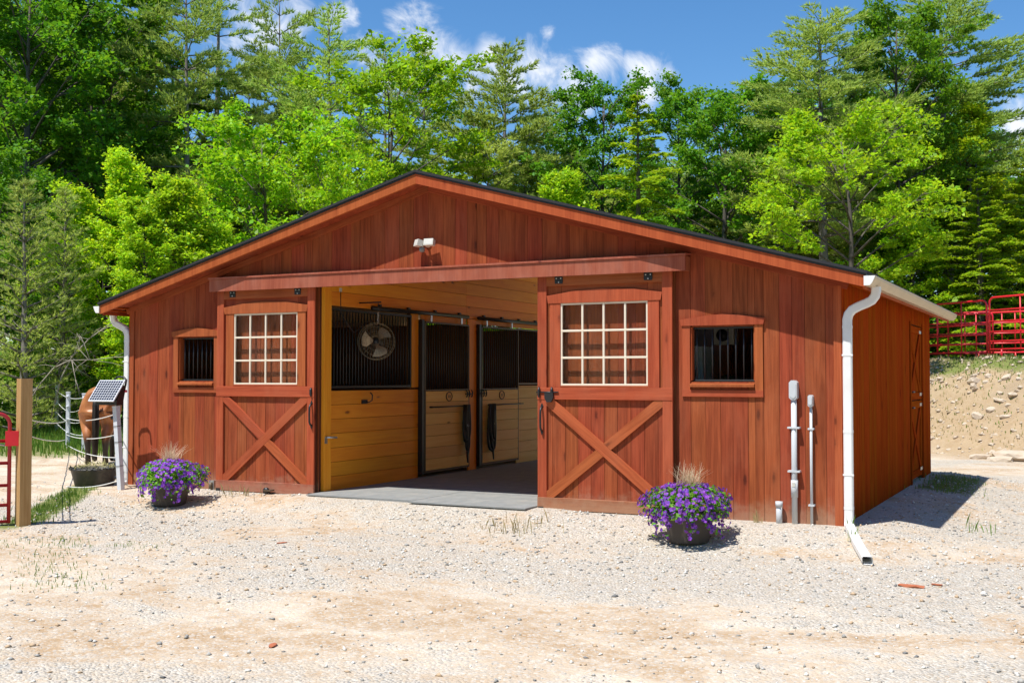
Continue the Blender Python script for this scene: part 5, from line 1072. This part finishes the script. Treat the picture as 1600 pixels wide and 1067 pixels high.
# ------------------------------------------------------------------ rocks on the bank
rk = random.Random(9); RM = []
for i in range(7): me = rock_mesh(80 + i, 2, .62); me.materials.append(ROCK); RM.append(me)
cnt = 0
while cnt < 95:
    u = rk.uniform(1452, 1640); d = rk.uniform(25.5, 31); x, y = at_bearing(u, d); s = .67 * x + .74 * y + .35 * math.sin(.5 * x - .4 * y)
    if not 15.3 < s < 18.9: continue
    band = abs(s - 17.6 + .35 * (x - 5)); r = min(.19, .03 + abs(rk.gauss(0, .038)) + (.025 if band < .5 else 0)); o = link('rock', RM[cnt % 7], None, None, (x, y, h1(x, y) - r * .18)); o.scale = (r * rk.uniform(.8, 1.5), r, r * rk.uniform(.7, 1.1)); o.rotation_euler = (rk.uniform(-.4, .4), rk.uniform(-.4, .4), rk.uniform(0, 6))
    tag(o, 'pale tan rock lying on the sandy bank below the corral', 'rock', 'rocks on the bank'); cnt += 1
for i, (u, v, d, r) in enumerate(((1588, 690, 25.2, .42), (1560, 700, 25.0, .22), (1530, 686, 26, .2))):
    x, y = at_bearing(u, d); o = link('rock', RM[i + 1], None, None, (x, y, h1(x, y) + r * .2)); o.scale = (r * 1.3, r, r * .7); tag(o, ('largest pale rock at the foot of the bank by the right edge', 'middle sized rock beside the largest rock of the bank', 'flat rock at the bank foot nearest the barn')[i], 'rock', 'rocks on the bank')
for i, (x, y, r) in enumerate(((6.56, -2.6, .085), (-.05, -3.04, .05), (2.95, -6.9, .045), (6.75, -2.45, .04))):
    o = link('brick_fragment', rock_mesh(95 + i, 1, .35), BRICKF, None, (x, y, h1(x, y) + .008)); o.scale = (r * 1.4, r * .7, r * .6); o.rotation_euler = (0, 0, i); tag(o, ('flat rusty brick fragment on the gravel right of the downspout end', 'small orange brick chip on the gravel before the left door', 'small orange brick chip in the sandy foreground', 'tiny brick chip beside the flat brick fragment')[i], 'brick fragment', 'brick chips on the yard')
# ------------------------------------------------------------------ loose gravel, grass
def scatter_stones(n, xr, yr, rmin, rmax, keep, seed):
    rs = np.random.RandomState(seed); x = rs.uniform(*xr, n); y = rs.uniform(*yr, n); k = keep(x, y) > rs.rand(n); x, y = x[k], y[k]; n = len(x)
    r = rmin + (rmax - rmin) * rs.rand(n) ** 3.2; O = np.array([(1, 0, 0), (-1, 0, 0), (0, 1, 0), (0, -1, 0), (0, 0, 1), (0, 0, -1)], float); a = rs.rand(n) * 6.283
    sc_ = np.stack([rs.uniform(.8, 1.4, n), rs.uniform(.7, 1.1, n), rs.uniform(.45, .8, n)], 1) * r[:, None]; V = O[None] * sc_[:, None] * rs.uniform(.7, 1.25, (n, 6, 1)) + rs.normal(size=(n, 6, 3)) * (r * .18)[:, None, None]
    c, s = np.cos(a)[:, None], np.sin(a)[:, None]; X_, Y_ = V[..., 0] * c - V[..., 1] * s, V[..., 0] * s + V[..., 1] * c
    V = np.stack([X_ + x[:, None], Y_ + y[:, None], V[..., 2] + (H(x, y) + r * .2)[:, None]], -1).reshape(-1, 3)
    T = np.array([(0, 2, 4), (2, 1, 4), (1, 3, 4), (3, 0, 4), (2, 0, 5), (1, 2, 5), (3, 1, 5), (0, 3, 5)]); F = (np.arange(n)[:, None, None] * 6 + T[None]).reshape(-1, 3); return V, F
def keep_yard(x, y):
    dx = np.maximum(np.abs(x) - HWD, 0); dy = np.maximum(np.maximum(-y, y - LEN), 0); dd = np.hypot(dx, dy); k = np.where(dd < 5.5, 1.0 - .12 * dd, .33) * (.35 + .9 * wob(x * 1.3, y * 1.3)); k = np.where(dd < .08, 0, k); k = np.where((np.abs(x) < 1.95) & (y > -.62) & (y < 0), 0, k); return np.where((x < -4.4) & (y > -4), k * .3, k)
V, F = scatter_stones(62000, (-7.5, 10.5), (-11, 0), .003, .025, keep_yard, 1); o = link('gravel', fast_mesh('gravel', V, F, STONE)); tag(o, 'loose grey and tan gravel scattered over the yard', 'gravel', kind='stuff')
V, F = scatter_stones(9000, (5.5, 10.5), (0, 9), .006, .024, lambda x, y: np.where((x > 5.6), .8, 0), 2); o = link('gravel', fast_mesh('gravel', V, F, STONE)); tag(o, 'grey crushed stone along the right side of the barn', 'gravel', kind='stuff')
V, F = scatter_stones(5500, (1, 12), (12, 24), .012, .075, lambda x, y: np.where((.67 * x + .74 * y > 15.0) & (.67 * x + .74 * y < 19), .35 + .9 * (wob(x * 2.1, y * 2.1) > .55), 0), 3); o = link('rubble', fast_mesh('rubble', V, F, ROCK)); tag(o, 'small pale rubble strewn over the sandy bank', 'rubble', kind='stuff')
def blades(x, y, hmin, hmax, w, seed, mat, lab, name='grass', lean=.45):
    rs = np.random.RandomState(seed); n = len(x); z = H(x, y); a = rs.rand(n) * 6.283; hh = rs.uniform(hmin, hmax, n); ln = rs.rand(n) * lean * hh; d = np.stack([np.cos(a), np.sin(a), 0 * a], 1); p = np.stack([-np.sin(a), np.cos(a), 0 * a], 1) * w; b = np.stack([x, y, z - .01], 1)
    mid = b + d * (ln * .35)[:, None] + np.array([0, 0, 1]) * (hh * .6)[:, None]; tip = b + d * ln[:, None] + np.array([0, 0, 1]) * hh[:, None]
    V = np.stack([b - p, b + p, mid + p * .7, tip, mid - p * .7], 1).reshape(-1, 3); me = bpy.data.meshes.new(name); me.from_pydata(V.tolist(), [], [tuple(range(5 * i, 5 * i + 5)) for i in range(n)]); me.materials.append(mat); o = link(name, me); tag(o, lab, 'grass', kind='stuff')
rs = np.random.RandomState(12)
q = rs.rand(1500); q = q[rs.rand(1500) < .35 + .65 * np.sin(9 * q + 1) ** 2]; off = rs.normal(size=len(q)) * .15; lx = -3.75 - 1.9 * q; ly = -2.3 - .81 / .59 * (lx + 4.6); blades(lx + off * .81, ly + off * .59, .02, .10, .005, 1, GRASS, 'strip of green grass from the timber post to the hay tub')
cx = np.concatenate([np.repeat(v, 60) for v in (-2.0, -2.4, -1.6, -1.1, -.6, -.2, -1.3, -2.7)]); cy = np.concatenate([np.repeat(v, 60) for v in (-4.3, -4.0, -4.9, -5.3, -5.6, -6.0, -3.9, -4.6)]); blades(cx + rs.normal(size=480) * .22, cy + rs.normal(size=480) * .16, .02, .07, .004, 2, GRASS, 'sparse tufts of grass in the left foreground gravel')
n = 9000; u = rs.uniform(-60, 230, n); d = rs.uniform(23.5, 34, n); gx2 = CAM.x + FW.x * d + RT.x * d * (u - 800) / 1762.3; gy2 = CAM.y + FW.y * d + RT.y * d * (u - 800) / 1762.3; kk = rs.rand(n) < ss(22.5, 27, d) * (.4 + .8 * wob(gx2, gy2)); blades(gx2[kk], gy2[kk], .06, .28, .014, 3, GRASS, 'green paddock grass before the wood at left')
n = 11000; u = rs.uniform(1440, 1660, n); d = rs.uniform(26, 36, n); gx2 = CAM.x + FW.x * d + RT.x * d * (u - 800) / 1762.3; gy2 = CAM.y + FW.y * d + RT.y * d * (u - 800) / 1762.3; s_ = .67 * gx2 + .74 * gy2; kk = rs.rand(n) < (.34 * ss(15.5, 17, s_) * wob(gx2 * 1.6, gy2 * 1.6) + .55 * ss(18.2, 19, s_)) * (1 - ss(22, 24, s_)); blades(gx2[kk], gy2[kk], .02, .10, .016, 4, GRASS, 'patchy green grass on the bank and its top')
blades(rs.normal(size=420) * .25 + 6.0, rs.uniform(4.6, 7.6, 420), .03, .10, .006, 5, GRASS, 'thin grass in the shade along the right barn wall')
blades(np.concatenate([rs.normal(size=14) * .10 + 6.85, rs.normal(size=10) * .03 + 5.62, rs.normal(size=8) * .03 + 5.72]), np.concatenate([rs.normal(size=14) * .10 + 1.2, rs.normal(size=10) * .05 - .28, rs.normal(size=8) * .04 - .8]), .05, .22, .005, 6, GRASS, 'weeds by the downspout and the shadow edge')
blades(np.concatenate([rs.normal(size=70) * .22 + 1.9, rs.normal(size=12) * .03 + 4.55, rs.normal(size=40) * .3 - 3.0]), np.concatenate([rs.normal(size=70) * .18 - 1.2, rs.normal(size=12) * .02 - .15, rs.normal(size=40) * .15 - .45]), .04, .20, .004, 7, DRYG, 'dry weeds on the gravel before the barn')

# the wood that closes the clearing behind the viewpoint
rs = np.random.RandomState(77); C = []; m = MB()
for i in range(64):
    a = math.radians(168 + 215 * (i + rs.rand()) / 64); d = rs.uniform(29, 41); x, y = 2 + d * math.cos(a), -2 + d * math.sin(a); hh = rs.uniform(11, 17); R = rs.uniform(2.6, 4.0); zg = h1(x, y)
    m.tube([(x, y, zg - .2), (x, y, zg + hh * .9)], [.22, .05], 6); k = 900; g = rs.normal(size=(k, 3)); g /= np.linalg.norm(g, axis=1)[:, None]; g *= (rs.rand(k) ** .4)[:, None] * (1 + .25 * np.sin(5 * g[:, :1] + 4 * g[:, 2:3] + i)); C.append(g * [R, R, hh * .47] + [x, y, zg + hh * .52])
V, F = leaf_quads(np.concatenate(C), .26, .5, rs, .7); m2 = fast_mesh('woodland', V, F, MAPLED); o = link('woodland', m2); tag(o, 'leafy wood closing the clearing behind the viewpoint', 'wood', kind='stuff')
o2 = m.build('trunks', BARK, o); o2['kind'] = 'stuff'

n = 5200; u = rs.uniform(1445, 1660, n); d = rs.uniform(25.5, 33, n); gx2 = CAM.x + FW.x * d + RT.x * d * (u - 800) / 1762.3; gy2 = CAM.y + FW.y * d + RT.y * d * (u - 800) / 1762.3; s_ = .67 * gx2 + .74 * gy2; kk = rs.rand(n) < .6 * ss(15.3, 16.2, s_) * (1 - ss(19.5, 21, s_)) * wob(gx2 * 1.9, gy2 * 1.5); blades(gx2[kk], gy2[kk], .03, .12, .014, 8, DRYG, 'dry yellow grass on the sandy bank')
